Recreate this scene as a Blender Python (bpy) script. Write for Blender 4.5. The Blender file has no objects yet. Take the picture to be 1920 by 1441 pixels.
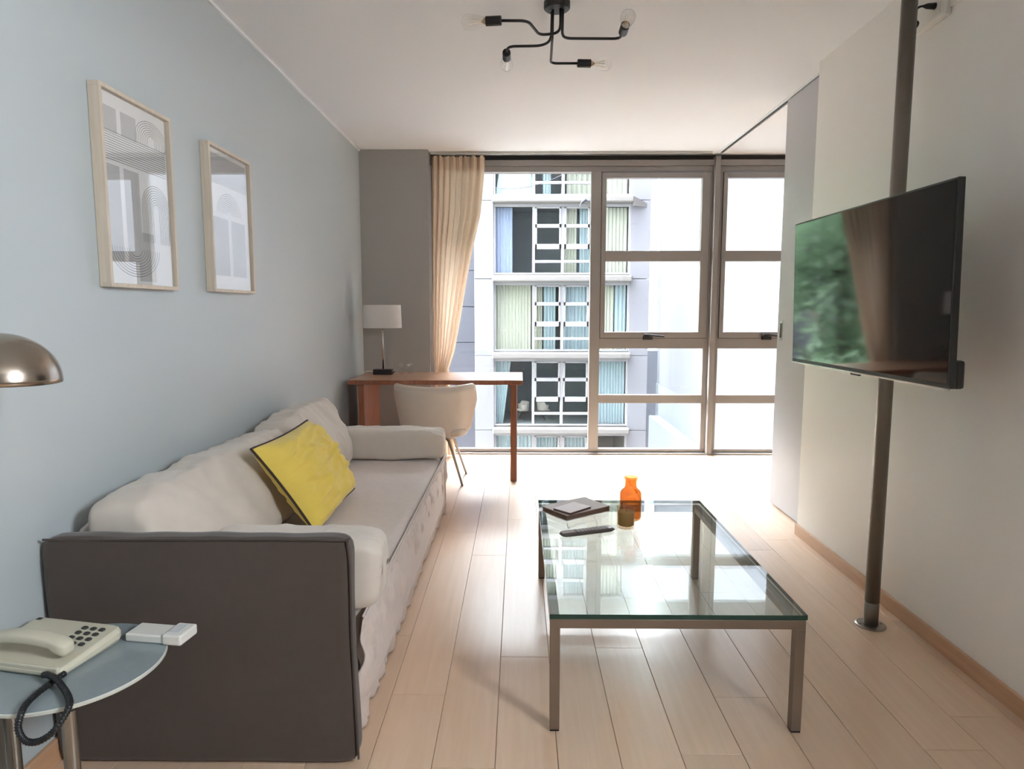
import bpy, math, random
from mathutils import Vector, Matrix, noise, Euler

random.seed(7)
PI = math.pi
scene = bpy.context.scene
COL = scene.collection

# ------------------------------------------------------------------ camera, sky, light, exposure
cam_data = bpy.data.cameras.new('camera')
cam_data.sensor_fit = 'HORIZONTAL'
cam_data.sensor_width = 36.0
cam_data.lens = 1250.0 / 1920.0 * 36.0
cam_data.clip_start = 0.05
cam_data.clip_end = 300
camera = bpy.data.objects.new('camera', cam_data)
COL.objects.link(camera)
camera.location = (0, 0, 1.272)
camera.rotation_euler = (PI / 2 - 0.112, 0.0, 0.0104)
scene.camera = camera

SKY = 27.0
world = bpy.data.worlds.new('sky')
scene.world = world
world.use_nodes = True
_bg = world.node_tree.nodes['Background']
_bg.inputs['Color'].default_value = (0.88, 0.945, 1.0, 1)
_bg.inputs['Strength'].default_value = SKY

def portal(name, x, z, sx, sz, y=5.93, sg=-1, side=False):
    l = bpy.data.lights.new(name, 'AREA')
    l.shape = 'RECTANGLE'; l.size = sx; l.size_y = sz
    l.cycles.is_portal = True
    o = bpy.data.objects.new(name, l); COL.objects.link(o)
    o.location = (x, y, z)
    o.rotation_euler = (PI / 2, 0, PI / 2) if side else (sg * PI / 2, 0, 0)
portal('window_daylight_portal', 1.0, 1.24, 3.5, 2.4)
portal('side_fill_portal', 1.64, 1.95, 0.75, 0.80, 0.075, 1, True)  # sky sampling through the added fill window

scene.view_settings.view_transform = 'Standard'
scene.view_settings.look = 'None'
scene.view_settings.gamma = 1
scene.view_settings.use_curve_mapping = False
scene.view_settings.exposure = 1.72
scene.cycles.use_denoising = True
scene.cycles.max_bounces = 14
scene.cycles.diffuse_bounces = 8
scene.cycles.glossy_bounces = 6
scene.cycles.transmission_bounces = 8
scene.cycles.transparent_max_bounces = 40
scene.cycles.sample_clamp_indirect = 12
scene.cycles.caustics_reflective = False
scene.cycles.caustics_refractive = False

# ------------------------------------------------------------------ materials
def S(r, g, b):
    f = lambda c: (c / 255 / 12.92) if c / 255 <= 0.04045 else ((c / 255 + 0.055) / 1.055) ** 2.4
    return (f(r), f(g), f(b), 1)

def nmat(name):
    m = bpy.data.materials.new(name); m.use_nodes = True
    nt = m.node_tree
    return m, nt, nt.nodes['Principled BSDF']

def mat(name, color, rough=0.5, metal=0.0, spec=0.5, coat=0.0, coat_rough=0.1, var=0.0, var_scale=6.0,
        bump=0.0, bump_scale=200.0, sheen=0.0, coords='Object', stretch=(1, 1, 1), trans=0.0):
    m, nt, b = nmat(name)
    b.inputs['Base Color'].default_value = color
    b.inputs['Roughness'].default_value = rough
    b.inputs['Metallic'].default_value = metal
    b.inputs['Specular IOR Level'].default_value = spec
    b.inputs['Coat Weight'].default_value = coat
    b.inputs['Coat Roughness'].default_value = coat_rough
    if sheen:
        b.inputs['Sheen Weight'].default_value = sheen
        b.inputs['Sheen Roughness'].default_value = 0.5
    if var or bump:
        tc = nt.nodes.new('ShaderNodeTexCoord')
        mp = nt.nodes.new('ShaderNodeMapping')
        mp.inputs['Scale'].default_value = stretch
        nt.links.new(tc.outputs[coords], mp.inputs['Vector'])
    if var:
        n = nt.nodes.new('ShaderNodeTexNoise')
        n.inputs['Scale'].default_value = var_scale
        n.inputs['Detail'].default_value = 4
        nt.links.new(mp.outputs[0], n.inputs['Vector'])
        mx = nt.nodes.new('ShaderNodeMix'); mx.data_type = 'RGBA'
        mx.inputs[6].default_value = tuple(c * (1 - var) for c in color[:3]) + (1,)
        mx.inputs[7].default_value = tuple(min(1, c * (1 + var)) for c in color[:3]) + (1,)
        nt.links.new(n.outputs['Fac'], mx.inputs[0])
        nt.links.new(mx.outputs[2], b.inputs['Base Color'])
    if bump:
        n2 = nt.nodes.new('ShaderNodeTexNoise')
        n2.inputs['Scale'].default_value = bump_scale
        n2.inputs['Detail'].default_value = 3
        nt.links.new(mp.outputs[0], n2.inputs['Vector'])
        bp = nt.nodes.new('ShaderNodeBump')
        bp.inputs['Strength'].default_value = bump
        bp.inputs['Distance'].default_value = 0.002
        nt.links.new(n2.outputs['Fac'], bp.inputs['Height'])
        nt.links.new(bp.outputs[0], b.inputs['Normal'])
    if trans:
        tr = nt.nodes.new('ShaderNodeBsdfTranslucent')
        tr.inputs['Color'].default_value = color
        ms = nt.nodes.new('ShaderNodeMixShader'); ms.inputs[0].default_value = trans
        out = nt.nodes['Material Output']
        nt.links.new(b.outputs[0], ms.inputs[1]); nt.links.new(tr.outputs[0], ms.inputs[2])
        nt.links.new(ms.outputs[0], out.inputs['Surface'])
    return m

def glass(name, tint=(1, 1, 1, 1), f0=0.04, rough=0.0, body=0.0, body_col=(0.5, 0.5, 0.5, 1)):
    """clear pane: tinted see-through plus mirror reflection growing towards grazing angles (Schlick)"""
    m = bpy.data.materials.new(name); m.use_nodes = True
    nt = m.node_tree
    nt.nodes.clear()
    out = nt.nodes.new('ShaderNodeOutputMaterial')
    geo = nt.nodes.new('ShaderNodeNewGeometry')
    dot = nt.nodes.new('ShaderNodeVectorMath'); dot.operation = 'DOT_PRODUCT'
    nt.links.new(geo.outputs['Normal'], dot.inputs[0]); nt.links.new(geo.outputs['Incoming'], dot.inputs[1])
    def math_(op, a=None, bv=None):
        n = nt.nodes.new('ShaderNodeMath'); n.operation = op; n.use_clamp = True
        if a is not None: nt.links.new(a, n.inputs[0])
        if bv is not None: n.inputs[1].default_value = bv
        return n
    ab = nt.nodes.new('ShaderNodeMath'); ab.operation = 'ABSOLUTE'; nt.links.new(dot.outputs['Value'], ab.inputs[0])
    sub = nt.nodes.new('ShaderNodeMath'); sub.operation = 'SUBTRACT'; sub.inputs[0].default_value = 1; nt.links.new(ab.outputs[0], sub.inputs[1])
    pw = math_('POWER', sub.outputs[0], 5.0)
    ma = nt.nodes.new('ShaderNodeMath'); ma.operation = 'MULTIPLY_ADD'; ma.use_clamp = True
    nt.links.new(pw.outputs[0], ma.inputs[0]); ma.inputs[1].default_value = 1 - f0; ma.inputs[2].default_value = f0
    tr = nt.nodes.new('ShaderNodeBsdfTransparent'); tr.inputs['Color'].default_value = tint
    gl = nt.nodes.new('ShaderNodeBsdfGlossy'); gl.inputs['Roughness'].default_value = rough
    src = tr.outputs[0]
    if body:
        df = nt.nodes.new('ShaderNodeBsdfDiffuse'); df.inputs['Color'].default_value = body_col
        mb = nt.nodes.new('ShaderNodeMixShader'); mb.inputs[0].default_value = body
        nt.links.new(src, mb.inputs[1]); nt.links.new(df.outputs[0], mb.inputs[2]); src = mb.outputs[0]
    ms = nt.nodes.new('ShaderNodeMixShader')
    nt.links.new(ma.outputs[0], ms.inputs[0]); nt.links.new(src, ms.inputs[1]); nt.links.new(gl.outputs[0], ms.inputs[2])
    nt.links.new(ms.outputs[0], out.inputs['Surface'])
    return m

def plank_mat():
    m, nt, b = nmat('maple_floor')
    geo = nt.nodes.new('ShaderNodeNewGeometry')
    oi = nt.nodes.new('ShaderNodeObjectInfo')
    mul = nt.nodes.new('ShaderNodeVectorMath'); mul.operation = 'SCALE'; mul.inputs['Scale'].default_value = 1
    add = nt.nodes.new('ShaderNodeVectorMath'); add.operation = 'ADD'
    comb = nt.nodes.new('ShaderNodeCombineXYZ')
    sc = nt.nodes.new('ShaderNodeMath'); sc.operation = 'MULTIPLY'; sc.inputs[1].default_value = 37.0
    nt.links.new(oi.outputs['Random'], sc.inputs[0])
    nt.links.new(sc.outputs[0], comb.inputs[0]); nt.links.new(sc.outputs[0], comb.inputs[1])
    nt.links.new(geo.outputs['Position'], add.inputs[0]); nt.links.new(comb.outputs[0], add.inputs[1])
    mp = nt.nodes.new('ShaderNodeMapping'); mp.inputs['Scale'].default_value = (26, 1.3, 1)
    nt.links.new(add.outputs[0], mp.inputs['Vector'])
    n = nt.nodes.new('ShaderNodeTexNoise'); n.inputs['Scale'].default_value = 1.6; n.inputs['Detail'].default_value = 6
    n.inputs['Distortion'].default_value = 0.6
    nt.links.new(mp.outputs[0], n.inputs['Vector'])
    r = nt.nodes.new('ShaderNodeValToRGB')
    r.color_ramp.elements[0].position = 0.3; r.color_ramp.elements[0].color = S(212, 181, 153)
    r.color_ramp.elements[1].position = 0.75; r.color_ramp.elements[1].color = S(220, 191, 165)
    nt.links.new(n.outputs['Fac'], r.inputs[0])
    hs = nt.nodes.new('ShaderNodeHueSaturation')
    mr = nt.nodes.new('ShaderNodeMapRange'); mr.inputs[3].default_value = 0.93; mr.inputs[4].default_value = 1.06
    nt.links.new(oi.outputs['Random'], mr.inputs[0]); nt.links.new(mr.outputs[0], hs.inputs['Value'])
    nt.links.new(r.outputs[0], hs.inputs['Color'])
    nt.links.new(hs.outputs[0], b.inputs['Base Color'])
    b.inputs['Roughness'].default_value = 0.42
    b.inputs['Specular IOR Level'].default_value = 0.25
    b.inputs['Coat Weight'].default_value = 0.75
    b.inputs['Coat Roughness'].default_value = 0.22
    b.inputs['Coat IOR'].default_value = 1.7
    bp = nt.nodes.new('ShaderNodeBump'); bp.inputs['Strength'].default_value = 0.05; bp.inputs['Distance'].default_value = 0.001
    nt.links.new(n.outputs['Fac'], bp.inputs['Height']); nt.links.new(bp.outputs[0], b.inputs['Normal'])
    return m

def wood(name, c0, c1, stretch=(2, 24, 24), rough=0.4, coat=0.2):
    m, nt, b = nmat(name)
    tc = nt.nodes.new('ShaderNodeTexCoord')
    mp = nt.nodes.new('ShaderNodeMapping'); mp.inputs['Scale'].default_value = stretch
    nt.links.new(tc.outputs['Object'], mp.inputs['Vector'])
    n = nt.nodes.new('ShaderNodeTexNoise'); n.inputs['Scale'].default_value = 1.5; n.inputs['Detail'].default_value = 5
    n.inputs['Distortion'].default_value = 0.8
    nt.links.new(mp.outputs[0], n.inputs['Vector'])
    r = nt.nodes.new('ShaderNodeValToRGB')
    r.color_ramp.elements[0].position = 0.3; r.color_ramp.elements[0].color = c0
    r.color_ramp.elements[1].position = 0.75; r.color_ramp.elements[1].color = c1
    nt.links.new(n.outputs['Fac'], r.inputs[0]); nt.links.new(r.outputs[0], b.inputs['Base Color'])
    b.inputs['Roughness'].default_value = rough
    b.inputs['Coat Weight'].default_value = coat; b.inputs['Coat Roughness'].default_value = 0.2
    return m

M = {
    'floor': plank_mat(),
    'underlay': mat('floor_underlay', S(70, 52, 40), 0.9, var=0.1),
    'blue_wall': mat('blue_grey_paint', S(182, 190, 193), 0.36, spec=0.5, var=0.02, var_scale=1.5),
    'shaded_wall': mat('shaded_blue_grey_paint', S(158, 156, 152), 0.6, var=0.02, var_scale=1.5),  # the blue grey paint again, with the stub's shade put into its tone
    'white_wall': mat('white_paint', S(238, 236, 232), 0.42, var=0.012, var_scale=1.2),
    'ceiling': mat('ceiling_paint', S(226, 229, 233), 0.8, var=0.01, var_scale=1.0),
    'panel': mat('white_lacquer_panel', S(182, 180, 184), 0.4, var=0.01),
    'cornice': mat('white_cornice', S(228, 230, 232), 0.5, var=0.02),
    'alu': mat('taupe_aluminium', S(146, 142, 140), 0.4, metal=0.1, var=0.03, var_scale=3),
    'gasket': mat('dark_gasket', S(62, 58, 56), 0.7, var=0.1),
    'black_plastic': mat('black_plastic', S(30, 30, 32), 0.4, var=0.1),
    'black_metal': mat('matt_black_metal', S(36, 34, 34), 0.45, metal=0.3, var=0.1),
    'base_wood': wood('baseboard_wood', S(190, 148, 116), S(204, 164, 132), (20, 2, 20)),
    'steel': mat('brushed_steel', S(150, 144, 136), 0.32, metal=0.9, var=0.06, var_scale=30),
    'pole_steel': mat('satin_grey_steel', S(132, 126, 118), 0.36, metal=0.75, var=0.05, var_scale=18),
    'table_metal': mat('bronze_grey_table_metal', S(138, 124, 112), 0.36, metal=0.6, var=0.05),
    'chrome': mat('chrome', S(205, 198, 190), 0.12, metal=1.0, var=0.03),
    'nickel': mat('brushed_nickel_shade', S(176, 164, 152), 0.22, metal=1.0, var=0.05),
    'sofa': mat('taupe_linen_slipcover', S(206, 193, 186), 0.92, sheen=0.25, var=0.08, var_scale=40, bump=0.35, bump_scale=420),
    'sofa_shaded': mat('taupe_linen_shaded', S(74, 63, 56), 0.92, sheen=0.2, var=0.08, var_scale=30, bump=0.35, bump_scale=420),  # slipcover linen darkened, shade of the near end put into the colour
    'cushion': mat('stone_cotton', S(204, 194, 183), 0.9, sheen=0.25, var=0.05, var_scale=20, bump=0.25, bump_scale=380),
    'yellow': mat('yellow_linen', S(226, 198, 92), 0.9, sheen=0.2, var=0.05, var_scale=25, bump=0.3, bump_scale=400),
    'piping': mat('dark_brown_piping', S(62, 48, 42), 0.85, var=0.1),
    'curtain': mat('beige_sheer_curtain', S(226, 206, 184), 0.9, var=0.03, var_scale=30, bump=0.2, bump_scale=500, trans=0.36),
    'desk_top': wood('desk_top_wood', S(176, 128, 98), S(204, 160, 128), (2, 26, 26), 0.32, 0.35),
    'desk_red': wood('desk_red_wood', S(126, 74, 50), S(158, 100, 70), (24, 24, 2), 0.4, 0.2),
    'tub': mat('cream_leatherette', S(214, 200, 186), 0.5, var=0.03, var_scale=20, bump=0.15, bump_scale=300),
    'lamp_shade': mat('white_fabric_shade', S(232, 228, 224), 0.9, var=0.02, var_scale=40, bump=0.2, bump_scale=600, trans=0.25),
    'white_plastic': mat('white_plastic', S(226, 224, 218), 0.4, var=0.02),
    'phone': mat('cream_phone_plastic', S(206, 200, 180), 0.45, var=0.03),
    'key': mat('dark_phone_key', S(58, 58, 54), 0.5, var=0.1),
    'frosted': mat('frosted_glass_disc', S(142, 152, 156), 0.22, spec=0.6, var=0.05, var_scale=60),
    'rim': mat('ground_glass_rim', S(196, 198, 190), 0.3, var=0.04),
    'paper': mat('print_paper', S(246, 247, 247), 0.9, var=0.01),
    'print_grey': mat('print_light_grey', S(204, 206, 208), 0.9, var=0.02),
    'print_line': mat('print_dark_line', S(92, 96, 102), 0.9, var=0.05),
    'frame_wood': wood('pale_frame_wood', S(196, 182, 164), S(214, 202, 186), (20, 20, 2), 0.5, 0.1),
    'screen': mat('black_tv_screen', S(8, 8, 10), 0.05, spec=1.0, var=0.02),
    'bezel': mat('dark_tv_bezel', S(40, 38, 38), 0.35, var=0.06),
    'silver': mat('silver_trim', S(190, 186, 180), 0.25, metal=0.9, var=0.04),
    'wax': mat('olive_brown_wax', S(224, 202, 160), 0.6, var=0.05, trans=0.5),
    'book_cover': mat('taupe_book_cover', S(206, 197, 193), 0.3, var=0.04),
    'book_pages': mat('brown_page_edge', S(128, 104, 90), 0.8, var=0.1, stretch=(1, 1, 60)),
    'booklet': mat('pale_booklet_cover', S(246, 241, 243), 0.4, var=0.06, var_scale=18),
    'booklet_edge': mat('dark_booklet_edge', S(104, 80, 76), 0.7, var=0.08),
    'remote': mat('dark_brown_remote_plastic', S(92, 83, 80), 0.3, var=0.05),
    'button': mat('remote_button', S(176, 166, 162), 0.5, var=0.05),
    'brass': mat('bulb_screw_cap', S(190, 170, 140), 0.3, metal=1.0, var=0.05),
    'filament': mat('pale_filament', S(222, 206, 170), 0.5, var=0.05),
    'far_pane': glass('far_window_glass', (0.94, 0.96, 0.96, 1), 0.004),
    'pane': glass('window_glass', (0.985, 0.99, 0.99, 1), 0.02),
    'pic_glass': glass('picture_glass', (0.98, 0.98, 0.98, 1), 0.09),
    'table_glass': glass('table_glass', (0.90, 0.955, 0.935, 1), 0.17),
    'table_edge': glass('green_glass_edge', (0.10, 0.30, 0.24, 1), 0.05, 0.05, 0.9, S(34, 66, 58)),
    'amber': glass('amber_glass', (0.965, 0.68, 0.42, 1), 0.07, 0.0, 0.10, S(168, 88, 38)),
    'olive': glass('smoky_amber_glass', (0.97, 0.92, 0.80, 1), 0.05),
    'clear': glass('clear_glass', (0.97, 0.97, 0.96, 1), 0.06),
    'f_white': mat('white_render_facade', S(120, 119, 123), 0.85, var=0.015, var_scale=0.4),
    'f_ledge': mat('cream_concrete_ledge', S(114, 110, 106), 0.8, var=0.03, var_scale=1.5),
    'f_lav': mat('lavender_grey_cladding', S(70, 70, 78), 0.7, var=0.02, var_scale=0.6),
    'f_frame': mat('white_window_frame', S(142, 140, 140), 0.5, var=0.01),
    'f_room': mat('dim_room_interior', S(140, 144, 144), 0.9, var=0.1, var_scale=0.8),
    'f_cream': mat('cream_far_curtain', S(226, 224, 206), 0.9, var=0.05, var_scale=4, trans=0.3),
    'f_aqua': mat('pale_aqua_far_curtain', S(208, 222, 224), 0.9, var=0.05, var_scale=4, trans=0.3),
    'f_blue': mat('pale_blue_far_curtain', S(196, 204, 228), 0.9, var=0.05, var_scale=4, trans=0.3),
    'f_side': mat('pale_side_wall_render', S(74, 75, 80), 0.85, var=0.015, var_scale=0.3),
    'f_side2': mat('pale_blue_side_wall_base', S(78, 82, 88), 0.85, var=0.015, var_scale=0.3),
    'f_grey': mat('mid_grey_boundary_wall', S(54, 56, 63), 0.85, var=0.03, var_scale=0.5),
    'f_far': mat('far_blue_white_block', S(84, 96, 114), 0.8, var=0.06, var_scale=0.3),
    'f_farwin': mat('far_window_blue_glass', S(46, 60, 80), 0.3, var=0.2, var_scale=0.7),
    'ground': mat('courtyard_paving', S(150, 146, 140), 0.9, var=0.1, var_scale=0.5),
    'bark': mat('tree_bark', S(92, 76, 62), 0.9, var=0.2, var_scale=10),
    'leaf': mat('green_leaf', S(132, 160, 126), 0.6, var=0.4, var_scale=1.2, coords='Object', trans=0.4),
    'wire': mat('dark_wire', S(60, 60, 66), 0.7, var=0.1),
}

# ------------------------------------------------------------------ mesh helpers
def wloc(o):
    v = Vector((0, 0, 0))
    while o is not None:
        v += o.location; o = o.parent
    return v

class MB:
    def __init__(s):
        s.v = []; s.f = []; s.mi = []; s.cur = 0
    def add(s, vs, fs):
        k = len(s.v); s.v += [Vector(p) for p in vs]
        for f in fs:
            s.f.append([i + k for i in f]); s.mi.append(s.cur)
        return s
    def box(s, x0, x1, y0, y1, z0, z1):
        return s.add([(x0, y0, z0), (x1, y0, z0), (x1, y1, z0), (x0, y1, z0), (x0, y0, z1), (x1, y0, z1), (x1, y1, z1), (x0, y1, z1)],
                     [(0, 3, 2, 1), (4, 5, 6, 7), (0, 1, 5, 4), (1, 2, 6, 5), (2, 3, 7, 6), (3, 0, 4, 7)])
    def cbox(s, c, sx, sy, sz):
        return s.box(c[0] - sx / 2, c[0] + sx / 2, c[1] - sy / 2, c[1] + sy / 2, c[2] - sz / 2, c[2] + sz / 2)
    def lathe(s, prof, c=(0, 0, 0), n=32, axis='z'):
        k = []
        rings = []
        vs = []
        for r, h in prof:
            ring = []
            for i in range(n):
                a = 2 * PI * i / n
                p = (r * math.cos(a), r * math.sin(a), h)
                if axis == 'x': p = (p[2], p[0], p[1])
                elif axis == 'y': p = (p[1], p[2], p[0])
                ring.append(len(vs)); vs.append((p[0] + c[0], p[1] + c[1], p[2] + c[2]))
            rings.append(ring)
        fs = []
        for a, b in zip(rings, rings[1:]):
            for i in range(n):
                j = (i + 1) % n
                fs.append((a[i], a[j], b[j], b[i]))
        if prof[0][0] > 1e-6: fs.append(tuple(reversed(rings[0])))
        if prof[-1][0] > 1e-6: fs.append(tuple(rings[-1]))
        return s.add(vs, fs)
    def tube(s, path, r, n=10, closed=False, caps=True):
        P = [Vector(p) for p in path]; m = len(P)
        rr = r if isinstance(r, (list, tuple)) else [r] * m
        T = []
        for i in range(m):
            a = P[(i - 1) % m] if (closed or i > 0) else P[i]
            b = P[(i + 1) % m] if (closed or i < m - 1) else P[i]
            T.append((b - a).normalized())
        up = Vector((0, 0, 1)) if abs(T[0].z) < 0.9 else Vector((1, 0, 0))
        N = (up - T[0] * up.dot(T[0])).normalized()
        vs = []; rings = []
        for i in range(m):
            N = (N - T[i] * N.dot(T[i]))
            N = N.normalized() if N.length > 1e-6 else T[i].orthogonal().normalized()
            B = T[i].cross(N)
            ring = []
            for k in range(n):
                a = 2 * PI * k / n
                ring.append(len(vs)); vs.append(P[i] + (N * math.cos(a) + B * math.sin(a)) * rr[i])
            rings.append(ring)
        fs = []
        for q in range(m if closed else m - 1):
            a, b = rings[q], rings[(q + 1) % m]
            for k in range(n):
                j = (k + 1) % n
                fs.append((a[k], a[j], b[j], b[k]))
        if not closed and caps:
            fs.append(tuple(reversed(rings[0]))); fs.append(tuple(rings[-1]))
        return s.add(vs, fs)
    def soft(s, fn, n=16, k=6.0):
        """rounded, subdivided block; fn maps a point of the rounded unit cube to a place"""
        idx = {}
        vs = []; fs = []
        def vid(p):
            key = (round(p[0], 4), round(p[1], 4), round(p[2], 4))
            if key not in idx:
                l = (abs(p[0]) ** k + abs(p[1]) ** k + abs(p[2]) ** k) ** (1 / k)
                q = Vector(p) / l
                idx[key] = len(vs); vs.append(Vector(fn(q)))
            return idx[key]
        nx, ny, nz = (n, n, n) if isinstance(n, int) else n
        lin = lambda c: [-1 + 2 * i / c for i in range(c + 1)]
        for ax, (na, nb) in enumerate(((ny, nz), (nz, nx), (nx, ny))):
            A, B = lin(na), lin(nb)
            for sg in (-1, 1):
                for i in range(na):
                    for j in range(nb):
                        q = []
                        for (a, b) in ((A[i], B[j]), (A[i + 1], B[j]), (A[i + 1], B[j + 1]), (A[i], B[j + 1])):
                            p = [0, 0, 0]; p[ax] = sg; p[(ax + 1) % 3] = a; p[(ax + 2) % 3] = b
                            q.append(vid(p))
                        fs.append(tuple(q) if sg > 0 else tuple(reversed(q)))
        return s.add(vs, fs)
    def prism(s, poly, z0, z1):
        n = len(poly)
        vs = [(x, y, z0) for x, y in poly] + [(x, y, z1) for x, y in poly]
        fs = [tuple(reversed(range(n))), tuple(range(n, 2 * n))]
        fs += [(i, (i + 1) % n, n + (i + 1) % n, n + i) for i in range(n)]
        return s.add(vs, fs)
    def grid(s, fn, nu, nv):
        vs = [fn(i / nu, j / nv) for j in range(nv + 1) for i in range(nu + 1)]
        w = nu + 1
        fs = [(j * w + i, j * w + i + 1, (j + 1) * w + i + 1, (j + 1) * w + i) for j in range(nv) for i in range(nu)]
        return s.add(vs, fs)
    def xf(s, mtx):
        s.v = [mtx @ p for p in s.v]; return s
    def build(s, name, m, parent=None, smooth=False, bevel=0.0, local=False, seg=2, solid=0.0):
        me = bpy.data.meshes.new(name)
        lo = Vector([min(p[i] for p in s.v) for i in range(3)]); hi = Vector([max(p[i] for p in s.v) for i in range(3)])
        c = (lo + hi) / 2
        if parent is None: c.z = lo.z
        me.from_pydata([tuple(p - c) for p in s.v], [], s.f)
        ms = m if isinstance(m, (list, tuple)) else [m]
        for q in ms: me.materials.append(M[q])
        me.polygons.foreach_set('material_index', s.mi)
        if smooth: me.polygons.foreach_set('use_smooth', [True] * len(me.polygons))
        me.validate(); me.update()
        o = bpy.data.objects.new(name, me); COL.objects.link(o)
        if parent is not None:
            o.parent = parent
            o.location = c if local else c - wloc(parent)
        else:
            o.location = c
        if solid:
            md = o.modifiers.new('thickness', 'SOLIDIFY'); md.thickness = solid; md.offset = 0
        if bevel:
            md = o.modifiers.new('bevel', 'BEVEL'); md.width = bevel; md.segments = seg; md.limit_method = 'ANGLE'
            md.angle_limit = math.radians(40)
        if smooth and bevel:
            pass
        return o

def tag(o, label, cat, group=None):
    o['label'] = label; o['category'] = cat
    if group: o['group'] = group
    return o

def struct(o):
    o['kind'] = 'structure'; return o

def thing(name, label, cat, loc=(0, 0, 0), rot=(0, 0, 0), group=None):
    o = bpy.data.objects.new(name, None); COL.objects.link(o)
    o.location = loc; o.rotation_euler = rot; o.empty_display_size = 0.05
    return tag(o, label, cat, group)

def nz(p, sc, amp, off=0.0):
    q = Vector(p) * sc + Vector((off, off * 0.7, off * 1.3))
    return noise.noise(q) * amp

def ridge(p, amp, off=0.0, pw=5):
    q = Vector(p) + Vector((off, off * 1.7, off * 0.6))
    return amp * (1 - abs(noise.noise(q))) ** pw

def smooth_path(pts, sub=8):
    """Catmull-Rom through the points"""
    P = [Vector(p) for p in pts]; out = []
    for i in range(len(P) - 1):
        p0 = P[max(i - 1, 0)]; p1 = P[i]; p2 = P[i + 1]; p3 = P[min(i + 2, len(P) - 1)]
        for k in range(sub):
            t = k / sub
            out.append(0.5 * ((2 * p1) + (p2 - p0) * t + (2 * p0 - 5 * p1 + 4 * p2 - p3) * t * t + (-p0 + 3 * p1 - 3 * p2 + p3) * t ** 3))
    out.append(P[-1]); return out

def bent_path(pts, r=0.03, sub=6):
    """straight runs with rounded corners"""
    P = [Vector(p) for p in pts]; out = [P[0]]
    for i in range(1, len(P) - 1):
        a = (P[i - 1] - P[i]); b = (P[i + 1] - P[i])
        d = min(r, a.length * 0.49, b.length * 0.49)
        p = P[i] + a.normalized() * d; q = P[i] + b.normalized() * d
        for k in range(sub + 1):
            t = k / sub
            out.append(p * (1 - t) ** 2 + P[i] * 2 * t * (1 - t) + q * t * t)
    out.append(P[-1]); return out

def copy_tree(o, parent=None):
    c = o.copy(); COL.objects.link(c); c.parent = parent
    for ch in list(o.children): copy_tree(ch, c)
    return c

# ------------------------------------------------------------------ the room shell
XL, XR, YW, YS, CZ = -1.312, 1.585, 5.82, 5.613, 2.57
YB = -2.6           # wall behind the camera
XE = 3.6            # far side of the bedroom beyond the sliding panel

fm = MB(); fm.box(XL - 0.1, XR + 0.065, YB - 0.1, 0.6, -0.12, -0.014); fm.box(XL - 0.1, XE + 0.1, 0.6, 5.92, -0.12, -0.014)
floor = struct(fm.build('floor', 'underlay'))
floor['label'] = 'light maple laminate floor of long planks'
PW = 0.178
row0 = 0.29 - PW * 9
k = 0
plank_cache = {}
while row0 + k * PW < XE:
    x0 = max(row0 + k * PW, XL); x1 = min(row0 + (k + 1) * PW, XE)
    if x1 - x0 > 0.02:
        L = 1.62
        known = {5: 2.084, 9: 2.40, 10: 1.795, 6: 3.35, 7: 3.95, 8: 2.95, 11: 3.7, 12: 2.9}
        y = known.get(k, random.uniform(0, L))
        while y > YB: y -= L
        while y < 5.81:
            ya, yb = max(y, YB if x1 < 1.7 else 0.72), min(y + L, 5.812)
            if yb - ya > 0.05:
                g = 0.0007
                key = (round(x1 - x0, 3), round(yb - ya, 3))
                w_, l_ = (x1 - x0) / 2 - g, (yb - ya) / 2 - g
                if key not in plank_cache:
                    o = MB().box(-w_, w_, -l_, l_, -0.013, 0.0).build('plank', 'floor', floor, local=True, bevel=0.0009, seg=1)
                    plank_cache[key] = o
                else:
                    o = plank_cache[key].copy(); COL.objects.link(o); o.parent = floor
                o.location = Vector(((x0 + x1) / 2, (ya + yb) / 2, -0.0065)) - floor.location
            y += L
    k += 1

struct(MB().box(XL - 0.12, XL, YB - 0.1, 5.95, -0.1, CZ + 0.1).build('wall_left', 'blue_wall'))['label'] = 'blue grey painted left wall'
struct(MB().box(XL, -0.748, YS, 5.95, 0, CZ).build('wall_back', 'shaded_wall'))['label'] = 'blue grey wall stub beside the window, shade put into its paint'
struct(MB().box(XL, XR + 0.065, YB - 0.12, YB, 0, CZ).build('wall_front', 'white_wall'))['label'] = 'white wall behind the viewer'
# unseen side window added in the right wall to fill the near room
SY0, SY1, SZ0, SZ1 = -0.30, 0.45, 1.55, 2.35
wr = MB()
wr.box(XR, XR + 0.065, SY1, 3.70, 0, CZ); wr.box(XR, XR + 0.065, YB, SY0, 0, CZ)
wr.box(XR, XR + 0.065, SY0, SY1, 0, SZ0); wr.box(XR, XR + 0.065, SY0, SY1, SZ1, CZ)
struct(wr.build('wall_right', 'white_wall'))['label'] = 'white right hand partition wall'
w3 = MB()
for (a, b, c_, d_) in ((SY0, SY1, SZ0, SZ0 + 0.05), (SY0, SY1, SZ1 - 0.05, SZ1), (SY0, SY0 + 0.05, SZ0 + 0.05, SZ1 - 0.05), (SY1 - 0.05, SY1, SZ0 + 0.05, SZ1 - 0.05), (0.05, 0.1, SZ0 + 0.05, SZ1 - 0.05)):
    w3.box(XR + 0.01, XR + 0.055, a, b, c_, d_)
w3o = struct(w3.build('fill_window', 'alu')); w3o['label'] = 'taupe metal side window added behind the viewer for fill light'
MB().box(XR + 0.03, XR + 0.036, SY0 + 0.05, 0.05, SZ0 + 0.05, SZ1 - 0.05).build('pane', 'pane', w3o)
MB().box(XR + 0.03, XR + 0.036, 0.1, SY1 - 0.05, SZ0 + 0.05, SZ1 - 0.05).build('pane', 'pane', w3o)
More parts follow.
